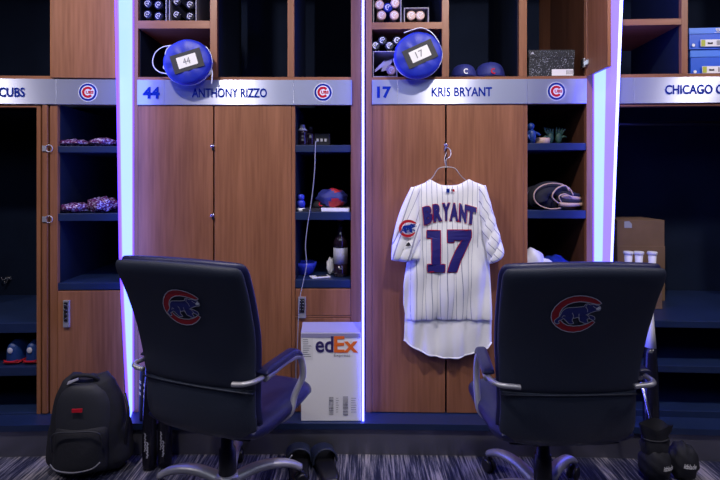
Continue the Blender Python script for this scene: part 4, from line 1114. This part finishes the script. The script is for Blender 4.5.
rnd = random.Random(4)
for k in range(9): m.poly([(bu(303), bz(340+2.1*k)), (bu(303+rnd.uniform(4, 9)), bz(340+2.1*k)), (bu(303+rnd.uniform(4, 9)), bz(339.4+2.1*k)), (bu(303), bz(339.4+2.1*k))], q)
m.build('address_label', R)
def barcode(x0, x1, y0, y1):
    m = MB().mt('ink_grey'); y = y0
    while y < y1:
        h = rnd.choice((.35, .5, .8)); m.poly([(bu(x0), bz(y+h)), (bu(x1), bz(y+h)), (bu(x1), bz(y)), (bu(x0), bz(y))], q); y += h+rnd.choice((.4, .6, .8))
    m.build('barcode', R)
barcode(329, 333.5, 397, 414.5); barcode(343, 348, 396.5, 414.5)
for k in range(7):
    y = 398+2.3*k; m = MB().mt('ink_grey'); m.poly([(bu(336), bz(y+.4)), (bu(336+rnd.uniform(1.5, 3.5)), bz(y+.4)), (bu(337+1.5), bz(y)), (bu(336), bz(y))], q); m.build('fine_print', R); m = MB().mt('ink_grey'); m.poly([(bu(351), bz(y+.4)), (bu(351+rnd.uniform(3, 7)), bz(y+.4)), (bu(356), bz(y)), (bu(351), bz(y))], q)
    m.build('fine_print', R)
# dark item hooked between arm and carton
m = MB().mt('black_cloth').ellipsoid((0, 0, .04), (.018, .014, .04), 14, 10, lambda p: 1+.15*math.sin(6*p.z+4*p.x)); m.v = [(a, b, max(0, c)) for a, b, c in m.v]

# backpack
bc = gp(80.5, 481); BY = bc.y+.02
R = empty('backpack', (bc.x, BY, 0), math.radians(4), label='large black backpack with red tag standing on the carpet left of the LED blade', cat='backpack')
def PBk(W0, z0, z1, y0, wt):
    def P(u, v):
        zz = z0+(z1-z0)*v; w_ = W0*cat_tab(wt, v); x = (2*u-1)*w_
        return Vector((x, y0+.035*(2*u-1)**2+.02*v, zz))
    return P
pil = lambda th, p1=6, p2=6: (lambda u, v: th*(max(0, 1-abs(2*u-1)**p1))**.5*(max(0, 1-abs(2*v-1)**p2))**.5)
WT1 = [(0, .93), (.1, 1), (.5, .98), (.75, .86), (.9, .64), (.97, .46), (1, .36)]
MB().mt('black_cloth').surf(PBk(.175, .012, .475, .05, WT1), pil(.085, 6, 8), 28, 30).build('main_compartment', R, smooth=True)
WT2 = [(0, .9), (.1, 1), (.6, 1), (.8, .86), (.93, .6), (1, .45)]
MB().mt('dark_grey').surf(PBk(.130, .20, .455, -.025, WT2), pil(.030, 4, 4), 24, 24).build('upper_pocket', R, smooth=True)
WT3 = [(0, .95), (.1, 1), (.8, 1), (.93, .95), (1, .8)]
pk = MB().mt('black_cloth').surf(PBk(.125, .05, .262, -.050, WT3), pil(.034, 6, 6), 24, 24).build('front_pocket', R, smooth=True)
m = MB().mt('ink_grey').tube(smooth_line([(-.115, -.075, .115), (-.08, -.088, .092), (0, -.094, .082), (.08, -.088, .092), (.115, -.075, .115)], 5), .0035, 6); m.build('zip', pk, smooth=True)
m = MB().mt('dark_grey').tube(smooth_line([(-.118, -.055, .16), (-.112, -.068, .24), (-.07, -.078, .262), (0, -.083, .264), (.07, -.078, .262), (.112, -.068, .24), (.118, -.055, .16)], 5), .004, 6); m.build('zip', pk, smooth=True)
m = MB().mt('red').box(-.024, .024, -.060, -.054, .345, .362); m.mt('ink').text('AMERICAN', -.02, .02, .350, .357, lambda x, y: (x, -.0608, y)) if False else None; m.build('red_tag', R, bevel=.001)
m = MB().mt('black_cloth').tube(smooth_line([(-.065, .03, .45), (-.05, .01, .485), (0, .0, .498), (.05, .01, .485), (.065, .03, .45)], 5), .010, 10); m.build('carry_handle', R, smooth=True)
m = MB().mt('silver_thread').hexa([(-.075, -.005, .455), (-.015, -.02, .482), (-.015, -.012, .482), (-.075, .003, .455), (-.07, -.005, .470), (-.015, -.02, .492), (-.015, -.012, .492), (-.07, .003, .470)]); m.build('luggage_tag', R, bevel=.001)
for s in (-1, 1):
    MB().mt('black_cloth').surf(PBk(.055, .04, .25, .0, WT3), pil(.045, 4, 6), 14, 18).build('side_pocket', R, smooth=True, M=Matrix.Translation((s*.160, .05, 0)) @ Matrix.Rotation(s*.9, 4, 'Z') @ Matrix.Translation((0, -.0, 0)))
m = MB().mt('black_plastic').tube(smooth_line([(.175, .06, .38), (.205, .03, .30), (.200, .02, .2), (.18, .05, .09)], 5), .008, 8, flat=.4); m.build('strap', R, smooth=True)
m = MB().mt('black_plastic').tube(smooth_line([(-.10, -.03, .012), (-.18, -.035, .01), (-.245, -.06, .01)], 5), .007, 8, flat=.4); m.build('loose_strap', R, smooth=True)

R.scale = (.93, .93, .95)
# standing bats behind left chair
def stand_bat(top, bottom, label, body, handle, txt, grp=None, split=.5, r=.032):
    """barrel down; top/bottom world points"""
    ax = (top-bottom); Ln = ax.length; R = empty('baseball_bat', tuple(bottom), 0, label=label, cat='bat', group=grp)
    q = ax.to_track_quat('Z', 'Y').to_matrix().to_4x4()
    prof = [(.018, 0), (r*.9, .008), (r, .03), (r, .12), (r*.97, .22), (r*.80, .34), (.018, .48), (.0135, .58), (.0125, Ln-.03), (.0135, Ln-.02), (.023, Ln-.008), (.023, Ln), (.012, Ln+.004)]
    prof = [(a, min(b, Ln+.004)) for a, b in prof]
    k = max(i for i, (a, b) in enumerate(prof) if b <= split*Ln)
    def rad(z): return lerp_tab([(b, a) for a, b in prof], z)
    zs = split*Ln; p1 = prof[:k+1]+[(rad(zs), zs)]; p2 = [(rad(zs), zs)]+prof[k+1:]
    MB().mt(body).lathe(p1, 20, q).build('barrel', R, smooth=True); MB().mt(handle).lathe(p2, 20, q).build('handle', R, smooth=True)
    if txt:
        m = MB().mt('silver_thread'); rot = q.to_3x3()
        tc_ = rot.inverted() @ Vector((0, -1, 0)); a0 = math.atan2(tc_.y, tc_.x)
        def f(x, y):   # vertical text: x along the bat
            a = a0 - y/r
            return rot @ Vector((r*1.03*math.cos(a), r*1.03*math.sin(a), x))
        for (a_, b_, off) in ((.055, .125, -.004), (.085, .165, .007)):
            n_ = 34; m.stroke([(a_+(b_-a_)*i/n_, off+.0045*math.sin(i*1.9)+.002*math.sin(i*.8)) for i in range(n_+1)], .0022, f, closed=False)
            m.build('script_mark', R); m = MB().mt('silver_thread')
    return R
stand_bat(wp(150, 290, 2.44), gp(149.5, 469)+Vector((0, 0, .002)), 'black bat with white script nearest the LED blade, behind the left chair', 'black_gloss', 'black_gloss', 'Marucci' if False else 'script', 'black bats leaning behind the left chair')
stand_bat(wp(166, 292, 2.44), gp(165, 467)+Vector((0, 0, .002)), 'black bat with white script, right of its twin and nearer the chair base', 'black_gloss', 'black_gloss', 'script', 'black bats leaning behind the left chair')
p = wp(142.8, 420, 2.405); p.z = PZ+.001
R = empty('leg_guard', tuple(p), .1, label='black leg guard with three slanted white stripes beside the left chair arm', cat='guard'); R.scale = (.75, 1, 1)
m = MB().mt('black_cloth').surf(lambda u, v: Vector(((2*u-1)*.030, .018*(2*u-1)**2+.02*v, .26*v)), lambda u, v: .012*(max(0, 1-abs(2*u-1)**4))**.5*(max(0, 1-abs(2*v-1)**8))**.5, 14, 16); m.build('guard_body', R, smooth=True)
m = MB().mt('white')
for k in range(3):
    z = .135+.028*k; m.poly([(-.026, z), (.016, z-.022), (.016, z-.008), (-.026, z+.014)], lambda x, y: (x, .02*y/.26-.0175+.014*(x/.03)**2, y))
m.build('stripes', R)

# right side: bat with pale handle, rod, drawstring bags
bt = wp(651, 424.5, 2.36); bt.z = PZ+.003; tp = wp(659, 262, 2.44)
stand_bat(wp(650.0, 272, 2.44), bt, 'black-barrelled bat with white handle leaning on the right locker behind the chair', 'black_gloss', 'white', None, split=.50, r=.036)
m = MB().mt('chrome').tube([wp(653.5, 440, 2.27), wp(651.8, 424, 2.275), wp(641.5, 382, 2.30)], .0065, 10)
tag(m.build('metal_rod', smooth=True), 'thin silver rod rising from the black bags by the right chair arm', 'rod')
def soft_bag(px, py, rx, ry, rz_, yaw, txt, label, neck=None):
    p = gp(px, py); R = empty('drawstring_bag', tuple(p), yaw, label=label, cat='bag', group='black lettered bags by the right chair')
    rnd = random.Random(px); ph = [rnd.uniform(0, 6) for _ in range(4)]
    m = MB().mt('black_cloth').ellipsoid((0, 0, rz_*.95), (rx, ry, rz_), 28, 20, lambda q: 1+.07*math.sin(7*q.x+ph[0]+5*q.z)*math.sin(6*q.z+ph[1])+.04*math.sin(14*q.x+ph[2]))
    m.v = [(a, b, max(0, c)) for a, b, c in m.v]; m.build('bag_body', R, smooth=True)
    def f(x, y):
        s = max(0, 1-(x/rx)**2-((y-rz_*.95)/rz_)**2); return (x, -ry*math.sqrt(s)*1.08-.004, y)
    m = MB().mt('white').text(txt, -rx*.15, rx*.62, rz_*.95, rz_*1.20, f, bold=.02, shear=.2); m.build('lettering', R)
    if neck:
        m = MB().mt('black_cloth'); n = 28; rings = []
        for j, (k, z) in enumerate(neck):
            rings.append([m.vert((k*(1+.10*math.sin(5*a*2*PI/n+j))*math.cos(2*PI*a/n), .6*k*(1+.10*math.sin(4*a*2*PI/n+j))*math.sin(2*PI*a/n), z+.008*math.sin(3*2*PI*a/n+j))) for a in range(n)])
        for a, b in zip(rings, rings[1:]):
            for k in range(n): m.face((a[k], a[(k+1) % n], b[(k+1) % n], b[k]))
        m.build('gathered_neck', R, smooth=True)
        MB().mt('dark_grey').tube([(neck[2][0]*1.06*math.cos(a*PI/10), .66*neck[2][0]*math.sin(a*PI/10), neck[2][1]) for a in range(20)], .004, 6, True).build('drawstring', R, smooth=True)
    return R
soft_bag(655, 480, .070, .060, .084, .1, 'itblade', 'left black lettered bag with gathered neck, by the right chair', [(.06, .13), (.068, .17), (.056, .195), (.070, .225), (.074, .255)])
soft_bag(682, 478, .066, .060, .084, -.35, 'itblade', 'black bag with white lettering, rightmost on the carpet by the right chair')

# slide sandals
def sandal(px, yaw, label):
    p = gp(px, 485)
    R = empty('slide_sandal', (p.x, p.y, 0), yaw, label=label, cat='sandal', group='black slide sandals on the carpet')
    def PS(u, v):
        w_ = cat_tab([(0, .030), (.15, .038), (.45, .040), (.75, .050), (.92, .042), (1, .028)], v); return Vector(((2*u-1)*w_, .26*v-.02, .017+.004*(2*v-1)**2))
    MB().mt('black_plastic').surf(PS, lambda u, v: .015*(max(0, 1-abs(2*u-1)**8))**.5*(max(0, 1-abs(2*v-1)**10))**.5, 16, 24).build('sole', R, smooth=True)
    def PT_(u, v):
        a = PI*(u); return Vector((-.051*math.cos(a), .115+.085*v, .022+.060*math.sin(a)**.8*(1-.25*v)))
    st = MB().mt('leather').surf(PT_, lambda u, v: .004, 20, 10).build('strap', R, smooth=True)
    R.scale = (1.12, 1.08, 1.1)
    return R, st
R, st = sandal(300, .16, 'black slide sandal at the left with a white swoosh-like mark, on the carpet below the white carton')
R['label'] = 'left black slide sandal with small white mark, on the carpet below the white carton'
m = MB().mt('white').tube(smooth_line([(-.052, .112, .050), (-.045, .112, .044), (-.030, .109, .064)], 4), .0028, 6); m.build('mark', st, smooth=True)
sandal(331, .28, 'right black slide sandal of the pair, overlapping the carpet stripes below the white carton')
